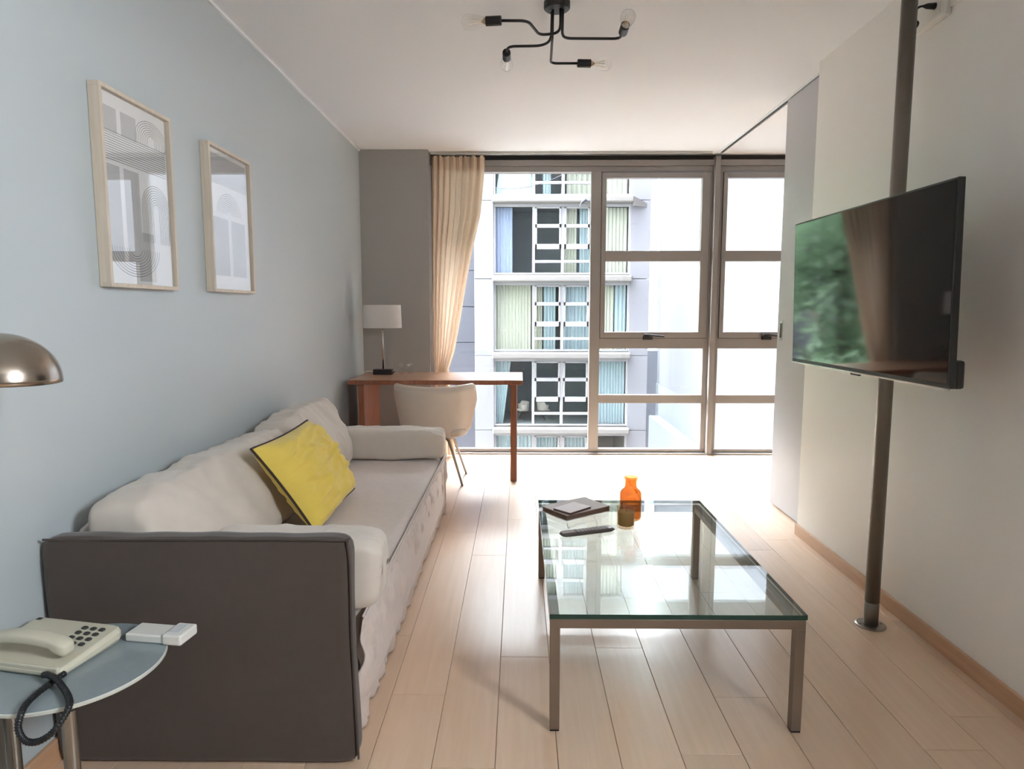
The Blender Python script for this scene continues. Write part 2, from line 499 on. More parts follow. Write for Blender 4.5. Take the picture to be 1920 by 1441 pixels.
struct(MB().box(XR + 0.065, XE + 0.12, 0.6, 0.72, 0, CZ).build('wall_bedroom_rear', 'white_wall'))
# unseen slab added outside above the front windows to cut steep sky light
struct(MB().box(-2.2, 4.8, 6.2, 7.1, 2.66, 2.84).build('shade_slab', 'f_ledge', bevel=0.02))['label'] = 'unseen concrete slab added above the windows to cut steep sky light'
TOP = 60.0  # unseen outer walls, made oversized to keep skylight off the facade opposite
struct(MB().box(-70, 80, 5.96, 6.2, CZ + 0.05, TOP).build('shade_wall_above', 'f_white'))
struct(MB().box(-70, 80, 5.96, 6.2, -11.2, -0.13).build('shade_wall_below', 'f_white'))
struct(MB().box(-70, -1.33, 5.96, 6.2, -0.13, CZ + 0.05).build('shade_wall_left', 'f_white'))
struct(MB().box(3.65, 80, 5.96, 6.2, -0.13, CZ + 0.05).build('shade_wall_right', 'f_white'))
struct(MB().box(XE, XE + 0.12, 0.72, 5.95, 0, CZ).build('wall_bedroom', 'white_wall'))
ce = MB(); ce.box(XL - 0.12, XR + 0.065, YB - 0.12, 0.6, CZ, CZ + 0.15); ce.box(XL - 0.12, XE + 0.12, 0.6, 5.95, CZ, CZ + 0.15)
struct(ce.build('ceiling', 'ceiling'))['label'] = 'white ceiling'
struct(MB().box(XR - 0.014, XR, YB, 3.70, 0, 0.062).build('baseboard_right', 'base_wood', bevel=0.002))
struct(MB().box(XL, XL + 0.014, YB, 5.6, 0, 0.07).build('baseboard_left', 'base_wood', bevel=0.002))
struct(MB().box(XL, XL + 0.012, YB, YS, CZ - 0.014, CZ).build('trim_1', 'cornice'))['label'] = 'thin white cornice along the left wall'
struct(MB().box(1.652, 1.66, 2.0, 5.74, CZ - 0.012, CZ).box(1.692, 1.70, 2.0, 5.74, CZ - 0.012, CZ).build('trim_2', 'cornice'))['label'] = 'white ceiling track of the sliding panel'
o = MB().box(1.66, 1.692, 2.0, 5.74, CZ - 0.004, CZ - 0.001).build('track_slot', 'gasket', bpy.data.objects['trim_2'])

door = struct(MB().box(1.658, 1.694, 2.6, 4.305, 0.012, CZ - 0.016).build('door_1', 'panel', bevel=0.002))
door['label'] = 'white sliding panel door pushed back behind the partition wall'
h = MB().box(1.6545, 1.658, 4.222, 4.262, 1.08, 1.2).build('pull_plate', 'silver', door, bevel=0.001)
MB().box(1.653, 1.6549, 4.232, 4.252, 1.095, 1.185).build('pull_recess', 'gasket', h)

# header over the windows
hd = struct(MB().box(-0.748, XE, 5.80, 5.87, 2.478, 2.525).build('trim_3', 'alu', bevel=0.003))
hd['label'] = 'taupe metal header above the windows'
struct(MB().box(-0.748, XE, 5.85, 5.92, 2.525, CZ).build('trim_4', 'gasket'))['label'] = 'dark shadow gap between header and ceiling'

def add_window(name, label, x0, x1, xm, gl, gr, left_fixed):
    """aluminium window; xm is where the opening part begins, gl..gr its glass"""
    yf, yb = 5.82, 5.875
    fr = MB()
    fr.box(x0, x1, yf, yb, 0.0, 0.045); fr.box(x0, x1, yf, yb, 2.431, 2.478)
    fr.box(x0, x0 + 0.04, yf, yb, 0.045, 2.431); fr.box(x1 - 0.045, x1, yf, yb, 0.045, 2.431)
    w = struct(fr.build(name, 'alu', bevel=0.003)); w['label'] = label
    if left_fixed:
        MB().box(xm - 0.088, xm, yf - 0.006, yb, 0.045, 2.431).build('mullion', 'alu', w, bevel=0.003)
        MB().box(x0 + 0.04, xm - 0.088, yf + 0.026, yf + 0.032, 0.045, 2.431).build('pane', 'pane', w)
    xr = x1 - 0.045
    MB().box(xm, xr, yf, yb, 0.934, 1.027).build('transom', 'alu', w, bevel=0.003)
    MB().box(xm, xr, yf, yb, 0.453, 0.527).build('transom', 'alu', w, bevel=0.003)
    MB().box(xm, xr, yf + 0.026, yf + 0.032, 0.045, 0.453).build('pane', 'pane', w)
    MB().box(xm, xr, yf + 0.026, yf + 0.032, 0.527, 0.934).build('pane', 'pane', w)
    # hinged sash with two lights, a dark seal line round it
    s0, s1 = xm + 0.004, xr + 0.022
    MB().box(s0 - 0.004, s1 + 0.004, yf - 0.003, yf + 0.002, 1.022, 1.026).box(s0 - 0.004, s1 + 0.004, yf - 0.003, yf + 0.002, 2.421, 2.425) \
        .box(s0 - 0.004, s0, yf - 0.003, yf + 0.002, 1.026, 2.421).box(s1, s1 + 0.004, yf - 0.003, yf + 0.002, 1.026, 2.421).build('seal', 'gasket', w)
    sf = MB()
    sf.box(s0, gl, yf - 0.014, yb - 0.01, 1.027, 2.421); sf.box(gr, s1, yf - 0.014, yb - 0.01, 1.027, 2.421)
    sf.box(gl, gr, yf - 0.014, yb - 0.01, 1.027, 1.078); sf.box(gl, gr, yf - 0.014, yb - 0.01, 2.377, 2.421)
    sash = sf.build('sash', 'alu', w, bevel=0.002)
    MB().box(gl, gr, yf - 0.012, yb - 0.012, 1.682, 1.771).build('glazing_bar', 'alu', sash, bevel=0.003)
    MB().box(gl, gr, yf + 0.02, yf + 0.026, 1.078, 1.682).build('pane', 'pane', sash)
    MB().box(gl, gr, yf + 0.02, yf + 0.026, 1.771, 2.377).build('pane', 'pane', sash)
    hx = (gl + gr) / 2 - 0.045
    hm = MB()
    hm.box(hx - 0.03, hx + 0.055, yf - 0.03, yf - 0.014, 1.012, 1.042)
    hm.box(hx - 0.022, hx + 0.03, yf - 0.058, yf - 0.028, 1.022, 1.062)
    hm.tube([(hx, yf - 0.048, 1.052), (hx + 0.05, yf - 0.06, 1.05), (hx + 0.15, yf - 0.064, 1.04)], [0.011, 0.009, 0.008], 8)
    hm.build('handle', 'black_plastic', w, bevel=0.002)
    return w

add_window('window_1', 'floor to ceiling taupe metal window with wide fixed pane and hinged sash', -0.748, 1.645, 0.70, 0.742, 1.552, True)
add_window('window_2', 'taupe metal window partly behind the white sliding panel', 1.69, 2.66, 1.727, 1.767, 2.577, False)
struct(MB().box(2.66, XE, 5.82, 5.92, 0, 2.478).build('wall_window_side', 'shaded_wall'))
struct(MB().box(1.645, 1.69, 5.765, 5.86, 0, CZ - 0.02).build('trim_5', 'alu', bevel=0.004))['label'] = 'taupe cover post between the two windows'
struct(MB().box(-0.748, XE, 5.78, 5.82, 0.0, 0.014).build('trim_6', 'alu', bevel=0.002))['label'] = 'metal sill strip at the foot of the windows'

# ------------------------------------------------------------------ curtain
def curtain_edge(z):
    K = [(0.0, -0.56), (0.3, -0.585), (0.76, -0.612), (0.91, -0.562), (1.2, -0.505), (1.5, -0.447), (1.79, -0.388), (2.07, -0.322), (2.45, -0.285), (2.6, -0.283)]
    for (a, xa), (b, xb) in zip(K, K[1:]):
        if z <= b: return xa + (xb - xa) * (z - a) / (b - a)
    return K[-1][1]
def curtain_pt(u, v):
    z = 0.012 + v * 2.523
    xr = curtain_edge(z); xl = -0.738 + 0.004 * math.sin(3 * z)
    tight = (xr - xl) / 0.46
    uu = u + 0.018 * math.sin(5 * z + 9 * u) * (1 - v)
    x = xl + (xr - xl) * uu
    amp = (0.028 + 0.012 * (1 - tight)) * (0.75 + 0.25 * math.sin(7 * u + 1))
    ph = 2 * PI * (8.5 * u + 0.25 * math.sin(4 * u))
    y = 5.722 + amp * math.sin(ph) + 0.008 * math.sin(2.1 * ph + z * 1.2) * (1 - 0.5 * v) + nz((u * 6, 0, z * 1.2), 1.0, 0.012)
    if v > 0.955:       # gathered heading tape
        y += 0.006 * math.sin(2 * PI * 26 * u)
    x += 0.012 * math.cos(ph) * (0.6 + 0.4 * (1 - v))
    return (max(x, -0.742), min(max(y, 5.665), 5.79), z + (0.006 * math.sin(2 * PI * 13 * u) if v > 0.99 else 0))
cur = thing('curtain', 'beige translucent curtain gathered at the left of the window', 'curtain', (-0.55, 5.72, 0.012))
cm = MB(); cm.grid(curtain_pt, 260, 60)
cm.build('cloth', 'curtain', cur, smooth=True)
hm = MB(); hm.grid(lambda u, v: tuple(Vector(curtain_pt(u, 0.955 + v * 0.045)) + Vector((0, -0.006, 0))), 260, 4)
hm.build('heading_band', 'curtain', cur, smooth=True)
rail = MB().box(-0.742, 1.6, 5.70, 5.722, CZ - 0.022, CZ - 0.001).build('curtain_rail', 'silver', bevel=0.002)
tag(rail, 'slim metal curtain rail under the ceiling by the window', 'curtain rail')

# ------------------------------------------------------------------ wall pictures
def picture(name, label, y0, y1, z0, z1, kind):
    t = thing(name, label, 'picture', (XL, (y0 + y1) / 2, z0), group='framed prints on the blue grey wall')
    xf_, w = XL + 0.038, 0.013
    fr = [(y0, y1, z0, z0 + w), (y0, y1, z1 - w, z1), (y0, y0 + w, z0 + w, z1 - w), (y1 - w, y1, z0 + w, z1 - w)]
    for a, b, c_, d in fr:
        MB().box(XL + 0.001, xf_, a, b, c_, d).build('frame_side', 'frame_wood', t, bevel=0.001)
    a0, a1, c0, c1 = y0 + w, y1 - w, z0 + w, z1 - w
    MB().box(XL + 0.001, XL + 0.019, a0, a1, c0, c1).build('paper', 'paper', t)
    MB().box(XL + 0.0265, XL + 0.0285, a0, a1, c0, c1).build('glass', 'pic_glass', t)
    W_, H_ = a1 - a0, c1 - c0
    X = XL + 0.0194
    U = lambda u: a0 + u * W_
    V = lambda v: c0 + v * H_
    def quad(mb, u0, u1, v0, v1, dx=0.0):
        mb.box(X - 0.0004, X + dx, U(u0), U(u1), V(v0), V(v1))
    def stroke(mb, pts, wd=0.0016, dx=0.0006):
        for (p, q) in zip(pts, pts[1:]):
            a = Vector((0, U(p[0]), V(p[1]))); b = Vector((0, U(q[0]), V(q[1])))
            d = (b - a)
            if d.length < 1e-6: continue
            n = Vector((0, -d.z, d.y)).normalized() * wd / 2
            e = d.normalized() * wd * 0.3
            vs = [Vector((X + dx, 0, 0)) + q_ for q_ in (a - n - e, b - n + e, b + n + e, a + n - e)]
            mb.add(vs, [(0, 1, 2, 3)])
    if kind == 1:
        g = MB()
        quad(g, 0.03, 0.25, 0.80, 0.93); quad(g, 0.31, 0.53, 0.80, 0.93)
        quad(g, 0.03, 0.25, 0.12, 0.63); quad(g, 0.31, 0.53, 0.12, 0.63)
        quad(g, 0.46, 0.72, 0.02, 0.30, -0.0001)
        g.build('print_blocks', 'print_grey', t)
        l = MB()
        for i in range(13):       # broad band of level lines
            v = 0.655 + i * 0.0125
            stroke(l, [(0.02, v), (0.98, v)])
        for i in range(8):        # upper arch
            r = 0.06 + i * 0.027
            pts = [(0.76 + r * math.cos(a), 0.845 + 0.42 * r * math.sin(a)) for a in [PI - PI * q / 24 for q in range(0, 25)]]
            stroke(l, [(0.76 - r, 0.80)] + pts + [(min(0.98, 0.76 + r), 0.80)])
        for i in range(9):        # lower arch turning down
            r = 0.05 + i * 0.022
            pts = [(0.78 + r * math.cos(a), 0.45 + 0.6 * r * math.sin(a)) for a in [PI - PI * q / 24 for q in range(0, 25)]]
            stroke(l, [(0.78 - r, 0.25)] + pts + [(min(0.98, 0.78 + r), 0.25)])
        for i in range(9):        # bowl at the foot
            r = 0.10 + i * 0.034
            pts = [(0.42 + r * math.cos(a), 0.20 + 0.42 * r * math.sin(a)) for a in [PI + PI * q / 24 for q in range(0, 25)]]
            stroke(l, pts)
        l.build('print_lines', 'print_line', t)
    else:
        g = MB()
        quad(g, 0.03, 0.97, 0.76, 0.97); quad(g, 0.10, 0.46, 0.10, 0.52); quad(g, 0.54, 0.90, 0.10, 0.52)
        g.build('print_blocks', 'print_grey', t)
        l = MB()
        for i in range(9):
            r = 0.06 + i * 0.03
            pts = [(0.5 + r * math.cos(a), 0.56 + 0.5 * r * math.sin(a)) for a in [PI - PI * q / 24 for q in range(0, 25)]]
            stroke(l, pts)
        l.build('print_lines', 'print_line', t)
    return t
picture('framed_print', 'pale wood framed print of grey blocks and banded line arches, nearest', 2.095, 2.515, 1.343, 1.963, 1)
picture('framed_print', 'pale wood framed print mirroring the bright window in its glass', 2.812, 3.245, 1.347, 1.962, 2)

# ------------------------------------------------------------------ ceiling lamp
lamp = thing('ceiling_lamp', 'black four arm ceiling lamp with clear bulbs', 'ceiling lamp', (0.16, 3.0, CZ))
MB().lathe([(0.0, CZ - 0.0005), (0.056, CZ - 0.0005), (0.056, CZ - 0.026), (0.05, CZ - 0.031), (0.0, CZ - 0.031)], (0.16, 3.0, 0), 40).build('canopy', 'black_metal', lamp, smooth=False)
ZL = 2.44
def lamp_arm(pts, sdir):
    a = MB(); a.tube(bent_path(pts, 0.034, 7), 0.0058, 10); arm = a.build('arm', 'black_metal', lamp, smooth=True)
    e = Vector(pts[-1]); d = Vector(sdir).normalized()
    rot = d.to_track_quat('Z', 'Y').to_matrix().to_4x4(); T = Matrix.Translation(e) @ rot
    MB().lathe([(0.0, -0.002), (0.017, -0.002), (0.019, 0.002), (0.019, 0.062), (0.016, 0.062), (0.016, 0.05), (0.0, 0.05)], n=24).xf(T).build('socket', 'black_metal', arm, smooth=False)
    b = MB().lathe([(0.0165, 0.060), (0.0165, 0.066), (0.019, 0.074), (0.026, 0.10), (0.0305, 0.128), (0.030, 0.142), (0.022, 0.155), (0.010, 0.161), (0.0, 0.162)], n=24).xf(T).build('bulb', 'clear', lamp, smooth=True)
    MB().lathe([(0.0, 0.05), (0.0135, 0.05), (0.0135, 0.070), (0.007, 0.074), (0.004, 0.080), (0.0, 0.080)], n=20).xf(T).build('screw_cap', 'brass', b, smooth=False)
    f = MB()
    for q in range(4):
        a0 = q * PI / 2 + 0.4
        f.tube([(0.004 * math.cos(a0), 0.004 * math.sin(a0), 0.080), (0.013 * math.cos(a0), 0.013 * math.sin(a0), 0.128)], 0.0009, 6)
    f.xf(T).build('filament', 'filament', b)
cz0 = CZ - 0.03
lamp_arm([(0.175, 2.99, cz0), (0.175, 2.985, ZL), (0.088, 3.01, ZL), (0.035, 2.865, ZL), (-0.075, 2.862, ZL)], (-1, 0.10, 0.0))
lamp_arm([(0.14, 3.02, cz0), (0.14, 3.07, ZL), (0.10, 3.125, ZL), (-0.05, 3.13, ZL), (-0.058, 3.20, ZL)], (-0.02, 1, -0.05))
lamp_arm([(0.185, 3.0, cz0), (0.185, 3.02, ZL), (0.21, 3.045, ZL), (0.438, 3.05, ZL), (0.44, 2.985, ZL)], (0.0, -1, 0.05))
lamp_arm([(0.143, 3.0, cz0), (0.143, 3.03, ZL), (0.150, 3.34, ZL), (0.28, 3.34, ZL)], (1, 0.06, 0.0))

# ------------------------------------------------------------------ television on its pole
pole = thing('tv_pole', 'brushed steel floor to ceiling pole carrying the television', 'pole', (1.428, 2.595, 0))
MB().lathe([(0.0, 0.0005), (0.058, 0.0005), (0.058, 0.004), (0.052, 0.0065), (0.0, 0.0065)], (1.428, 2.595, 0), 48).build('base_flange', 'steel', pole)
MB().lathe([(0.0275, 0.0065), (0.0275, 0.098), (0.0255, 0.0985), (0.0255, 0.102), (0.0275, 0.1025), (0.0275, CZ - 0.0005)], (1.428, 2.595, 0), 40).build('shaft', 'pole_steel', pole, smooth=True)
MB().box(1.37, 1.4005, 2.53, 2.66, 1.25, 1.45).build('mount_bracket', 'black_metal', pole, bevel=0.003)
for dx in (-0.042, 0.042):
    MB().lathe([(0.0, 0.0065), (0.004, 0.0065), (0.004, 0.010), (0.0, 0.010)], (1.428 + dx, 2.595, 0), 12).build('flange_screw', 'steel', pole)

TVW, TVH = 1.105, 0.625
far = Vector((1.266, 3.112)); near = Vector((1.288, 2.012))
ctr = (far + near) / 2
d = (far - near).normalized()
ang = math.atan2(d.y, d.x) + PI       # local +x runs from the far end to the near end; screen looks along local -y
tv = thing('television', 'large flat black television on the steel pole', 'television', (ctr.x, ctr.y, 1.345), (0, 0, ang))
tilt = Matrix.Rotation(math.radians(1.4), 4, 'X')
def tvb(mb, name, m, parent=tv, **kw): return mb.xf(tilt).build(name, m, parent, local=True, **kw)
# the local frame: x along the set, y+ towards the wall (back)
sgn = 1 if Euler((0, 0, ang)).to_matrix() @ Vector((0, 1, 0)) @ Vector((1, 0, 0)) > 0 else -1
yb_ = lambda a, b: (min(sgn * a, sgn * b), max(sgn * a, sgn * b))
tvb(MB().box(-TVW / 2, TVW / 2, *yb_(0.0, 0.022), -TVH / 2, TVH / 2), 'panel', 'bezel', bevel=0.003)
tvb(MB().box(-TVW / 2 + 0.007, TVW / 2 - 0.007, *yb_(-0.0008, 0.0), -TVH / 2 + 0.016, TVH / 2 - 0.007), 'screen', 'screen')
tvb(MB().box(-TVW / 2, TVW / 2, *yb_(-0.002, 0.004), -TVH / 2 - 0.004, -TVH / 2 + 0.002), 'lower_trim', 'silver', bevel=0.001)
tvb(MB().box(-TVW / 2 + 0.01, TVW / 2 - 0.004, *yb_(0.022, 0.052), -TVH / 2 - 0.002, -TVH / 2 + 0.085), 'back_casing', 'bezel', bevel=0.008)
tvb(MB().box(-0.03, 0.03, *yb_(0.002, 0.014), -TVH / 2 - 0.012, -TVH / 2 - 0.002), 'sensor', 'black_plastic', bevel=0.002)
tvb(MB().box(-0.14, 0.22, *yb_(0.022, 0.062), -0.10, 0.08), 'wall_mount_plate', 'black_metal', bevel=0.002)

ob = thing('outlet_box', 'white plastic outlet box high on the right wall behind the pole', 'outlet box', (XR, 2.70, 2.348))
MB().box(XR - 0.026, XR - 0.0005, 2.596, 2.82, 2.348, 2.47).build('cover', 'white_plastic', ob, bevel=0.006)
MB().box(XR - 0.029, XR - 0.026, 2.625, 2.70, 2.365, 2.445).build('socket_plate', 'white_plastic', ob, bevel=0.002)
MB().lathe([(0.0, 0.0), (0.012, 0.0), (0.010, 0.03), (0.004, 0.045), (0.0, 0.045)], n=16).xf(Matrix.Translation((XR - 0.029, 2.655, 2.40)) @ Matrix.Rotation(-PI / 2, 4, 'Y')).build('plug', 'black_plastic', ob, smooth=True)
cb = MB(); cb.tube(smooth_path([(XR - 0.072, 2.655, 2.40), (XR - 0.085, 2.656, 2.398), (XR - 0.10, 2.658, 2.385), (XR - 0.112, 2.66, 2.36), (XR - 0.112, 2.655, 2.33), (XR - 0.103, 2.645, 2.318), (XR - 0.095, 2.642, 2.335), (XR - 0.104, 2.65, 2.348)], 8), 0.0042, 8)
cb.build('power_cable', 'black_plastic', ob, smooth=True)
tr_ = MB().box(XR - 0.012, XR - 0.0005, 0.4, 2.594, 2.372, 2.392).build('cable_trunking', 'white_plastic', bevel=0.002)
tag(tr_, 'narrow white cable trunking running along the top of the right wall', 'cable trunking')

# ------------------------------------------------------------------ sofa
sofa = thing('sofa', 'long taupe slipcovered sofa against the blue grey wall', 'sofa', (-0.87, 2.85, 0))
def seat_fn(q):
    x = -0.845 + q.x * 0.405; y = 2.90 + q.y * 1.095; z = 0.24 + q.z * 0.157
    if q.z > 0.5:
        z += 0.006 * (1 - q.x * q.x) * (1 - q.y * q.y) + nz((x, y, 0), 5, 0.0035)
    return (x, y, z)
MB().soft(seat_fn, (14, 40, 6), 14).build('seat', 'sofa', sofa, smooth=True)
MB().box(-1.24, -0.50, 1.83, 3.96, 0.02, 0.09).build('base_frame', 'sofa_shaded', sofa)
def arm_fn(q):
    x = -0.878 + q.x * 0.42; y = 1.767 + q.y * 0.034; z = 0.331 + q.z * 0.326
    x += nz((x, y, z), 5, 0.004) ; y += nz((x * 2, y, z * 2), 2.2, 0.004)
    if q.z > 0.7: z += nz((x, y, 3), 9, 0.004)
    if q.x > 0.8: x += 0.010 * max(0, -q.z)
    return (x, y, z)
MB().soft(arm_fn, (40, 6, 34), 22).build('end_panel', 'sofa_shaded', sofa, smooth=True)
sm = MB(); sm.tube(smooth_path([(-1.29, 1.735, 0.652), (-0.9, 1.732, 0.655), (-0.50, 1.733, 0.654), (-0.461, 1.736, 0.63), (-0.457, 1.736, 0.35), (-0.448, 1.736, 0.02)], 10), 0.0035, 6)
sm.build('seam', 'sofa_shaded', sofa, smooth=True)
MB().soft(lambda q: (-1.276 + q.x * 0.026, 2.88 + q.y * 1.07, 0.33 + q.z * 0.325), (3, 30, 10), 10).build('backrest', 'sofa', sofa, smooth=True)
def skirt_pt(u, v):
    y = 1.806 + u * 2.20; z = 0.395 - v * 0.389
    t = v
    x = -0.442 - 0.040 * t
    fold = 0.0
    ph = 30 * y + 4.5 * noise.noise(Vector((y * 1.7, 0.3, 0)))
    fold += 0.012 * math.sin(ph + 1.5 * z) + 0.009 * math.sin(2.3 * ph + 7 * z + 1.2)
    fold += nz((0, y * 9, z * 5), 1, 0.030) + nz((0, y * 26 + z * 12, z * 7), 1, 0.022) + nz((0, y * 55 - z * 20, z * 10), 1, 0.010) + ridge((0.5, y * 13 + z * 5, z * 6 - y * 2), 0.020, 2.0, 6) - ridge((3.5, y * 17 - z * 4, z * 4), 0.016, 5.0, 6)
    x += fold * min(1, t * 4) * (0.8 - 0.38 * t)
    return (x, y + 0.006 * math.sin(9 * z + ph) * t, z)
sk = MB(); sk.grid(skirt_pt, 420, 34)
sk.build('front_skirt', 'sofa', sofa, smooth=True, solid=0.004)
def skirt_end(u, v):
    x = -0.45 - u * 0.78; z = 0.395 - v * 0.389
    y = 4.0 + (0.008 * math.sin(26 * x + 2 * z) + nz((x * 8, 0, z * 4), 1, 0.012)) * min(1, v * 3) + 0.012 * v
    return (x, y, z)
se = MB(); se.grid(skirt_end, 120, 20); se.build('end_skirt', 'sofa', sofa, smooth=True, solid=0.004)
sp = MB(); sp.tube([(-0.447, 1.82 + i * 0.07, 0.397) for i in range(32)], 0.0035, 6); sp.build('seat_piping', 'sofa', sofa, smooth=True)

def back_cushion(label, y0, y1, seed, sag, ht=0.0):
    cy, hy = (y0 + y1) / 2, (y1 - y0) / 2
    def fn(q):
        a, b = (q.x + 1) / 2, (q.z + 1) / 2          # back to front, foot to top
        xf_ = -0.955 - 0.135 * b ** 1.4
        x = -1.246 + a * (xf_ + 1.246)
        top = 0.705 + ht + 0.028 * a + sag * q.y * 0.5
        z = 0.408 + b * (top - 0.408)
        mid = (1 - q.y ** 2)
        x += 0.045 * a * (1 - (2 * b - 0.9) ** 2) * (0.4 + 0.6 * mid)
        z += 0.012 * b * mid
        p = Vector((x, cy + q.y * hy, z))
        wr = nz(p, 4.2, 0.022, seed) + nz((p.x * 9, p.y * 15 + p.z * 10, p.z * 6), 1, 0.014, seed + 3) * (0.3 + 0.7 * a)
        x += wr * a + a * ridge((p.x * 4, p.y * 4.5 + p.z * 5, p.z * 7 - p.y * 1.5), 0.016, seed) * (0.35 + 0.65 * b)
        z += (nz(p, 6, 0.012, seed + 9) + ridge((p.x * 7, p.y * 9, 1.0), 0.010, seed + 2)) * b
        y = cy + q.y * hy * (1 - 0.02 * (2 * b - 1) ** 2)
        return (max(x, -1.249), y, max(z, 0.406))
    o = MB().soft(fn, (18, 90, 28), 11).build('back_cushion', 'cushion', smooth=True)
    return tag(o, label, 'cushion', 'loose back cushions of the sofa')
back_cushion('long stone coloured back cushion at the near end of the sofa', 1.822, 3.025, 1.3, 0.0)
back_cushion('stone coloured back cushion at the far end of the sofa by the desk', 3.032, 3.765, 7.9, 0.02, 0.03)

def bolster(label, x0, x1, cy, hy, z0, z1, seed):
    def fn(q):
        x = (x0 + x1) / 2 + q.x * (x1 - x0) / 2
        r = 1 + 0.04 * (1 - q.x ** 6) - 0.03 * (q.x ** 4)
        p = Vector((x, cy + q.y * hy, (z0 + z1) / 2 + q.z * (z1 - z0) / 2))
        pucker = 0.006 * math.sin(14 * math.atan2(q.z, q.y) + 3 * q.y) * max(0, (abs(q.x) - 0.72) / 0.28) + ridge((p.x * 7, p.y * 16, p.z * 16), 0.006, seed)
        y = cy + q.y * hy * r + nz(p, 7, 0.006, seed)
        z = (z0 + z1) / 2 + q.z * (z1 - z0) / 2 * r + nz(p, 6, 0.006, seed + 4) + pucker
        return (x + nz(p, 9, 0.005, seed), y, max(z, z0))
    o = MB().soft(fn, (60, 24, 24), 7).build('bolster', 'cushion', smooth=True)
    return tag(o, label, 'bolster', 'bolsters at the ends of the sofa')
bolster('stone coloured bolster tucked against the near sofa end panel', -0.93, -0.398, 1.905, 0.092, 0.409, 0.612, 2.0)
bolster('stone coloured bolster at the far end of the sofa in front of the tub chair', -1.22, -0.435, 3.865, 0.088, 0.404, 0.575, 5.0)

# yellow cushion leaning on the near back cushion
def pil():
    B = Vector((-0.775, 2.46, 0.42)); R = Vector((-0.775, 3.055, 0.435)); TR = Vector((-0.955, 2.96, 0.775)); TL = Vector((-0.985, 2.40, 0.762))
    U = ((R - B) + (TR - TL)) / 2; V = ((TL - B) + (TR - R)) / 2
    N = U.cross(V).normalized()
    if N.x < 0: N = -N
    C0 = (B + R + TR + TL) / 4
    def base(u, v):
        a, b = (u + 1) / 2, (v + 1) / 2
        p = B * (1 - a) * (1 - b) + R * a * (1 - b) + TR * a * b + TL * (1 - a) * b
        pin = 0.055
        p = p + (C0 - p) * (pin * ((1 - u * u) * v * v + (1 - v * v) * u * u))
        return p
    def face(sg):
        def fn(i, j):
            u, v = -1 + 2 * i, -1 + 2 * j
            th = 0.088 * max(0, (1 - u ** 4)) ** 0.55 * max(0, (1 - v ** 4)) ** 0.55
            p = base(u, v)
            w = nz((u * 1.6 + v * 1.1, v * 3.4 - u * 1.4, sg), 1.3, 0.014, 3) + nz((u * 3, v * 7 - u * 2, sg), 1.2, 0.010, 5) + ridge((u * 1.4 + v * 0.5, v * 4.2 - u * 0.9, sg), 0.020, 4, 6)
            return tuple(p + N * sg * (th * (1.0 if sg > 0 else 0.62) + w * th / 0.088 * (1.0 if sg > 0 else 0.4)))
        return fn
    t = thing('yellow_cushion', 'mustard yellow cushion with dark piping leaning on the sofa back', 'cushion', (C0.x, C0.y, 0.41))
    mb = MB(); mb.grid(face(1), 64, 56)
    k0 = len(mb.f); mb.grid(face(-1), 64, 56)
    mb.f[k0:] = [list(reversed(f)) for f in mb.f[k0:]]
    mb.build('cover', 'yellow', t, smooth=True)
    ring = []
    n = 20
    for i in range(n): ring.append(base(-1 + 2 * i / n, -1))
    for i in range(n): ring.append(base(1, -1 + 2 * i / n))
    for i in range(n): ring.append(base(1 - 2 * i / n, 1))
    for i in range(n): ring.append(base(-1, 1 - 2 * i / n))
    MB().tube(ring, 0.0052, 8, closed=True).build('piping', 'piping', t, smooth=True)
pil()

# ------------------------------------------------------------------ coffee table and what stands on it
ct = thing('coffee_table', 'low glass topped coffee table on a square metal frame', 'coffee table', (0.472, 2.49, 0))
x0, x1, y0, y1 = 0.092, 0.855, 1.89, 3.082
lw = 0.03
GT = 0.374
for (a, b) in ((x0 + 0.002, y0 + 0.004), (x1 - lw - 0.002, y0 + 0.004), (x0 + 0.002, y1 - lw - 0.004), (x1 - lw - 0.002, y1 - lw - 0.004)):
    lg = MB().box(a, a + lw, b, b + lw, 0.006, 0.328).build('leg', 'table_metal', ct, bevel=0.0015)
    MB().box(a + 0.001, a + lw - 0.001, b + 0.001, b + lw - 0.001, 0.0005, 0.006).build('foot_pad', 'black_plastic', lg)
for (a, b, c_, d_) in ((x0 + 0.002, x1 - 0.002, y0 + 0.004, y0 + 0.004 + lw), (x0 + 0.002, x1 - 0.002, y1 - lw - 0.004, y1 - 0.004),
                       (x0 + 0.002, x0 + 0.002 + lw, y0 + 0.004 + lw, y1 - lw - 0.004), (x1 - lw - 0.002, x1 - 0.002, y0 + 0.004 + lw, y1 - lw - 0.004)):
    MB().box(a, b, c_, d_, 0.328, 0.356).build('rail', 'table_metal', ct, bevel=0.0015)
g = MB()
z0, z1 = 0.3595, GT
vs = [(x0, y0, z0), (x1, y0, z0), (x1, y1, z0), (x0, y1, z0), (x0, y0, z1), (x1, y0, z1), (x1, y1, z1), (x0, y1, z1)]
g.add(vs, [(0, 3, 2, 1), (4, 5, 6, 7)]); g.cur = 1
g.f += [[0, 1, 5, 4], [1, 2, 6, 5], [2, 3, 7, 6], [3, 0, 4, 7]]; g.mi += [1] * 4
g.build('glass_top', ['table_glass', 'table_edge'], ct)
for (a, b) in ((x0 + 0.017, y0 + 0.02), (x1 - 0.017, y0 + 0.02), (x0 + 0.017, y1 - 0.02), (x1 - 0.017, y1 - 0.02)):
    MB().lathe([(0.0, 0.356), (0.008, 0.356), (0.008, 0.3595), (0.0, 0.3595)], (a, b, 0), 14).build('bumper', 'clear', ct)

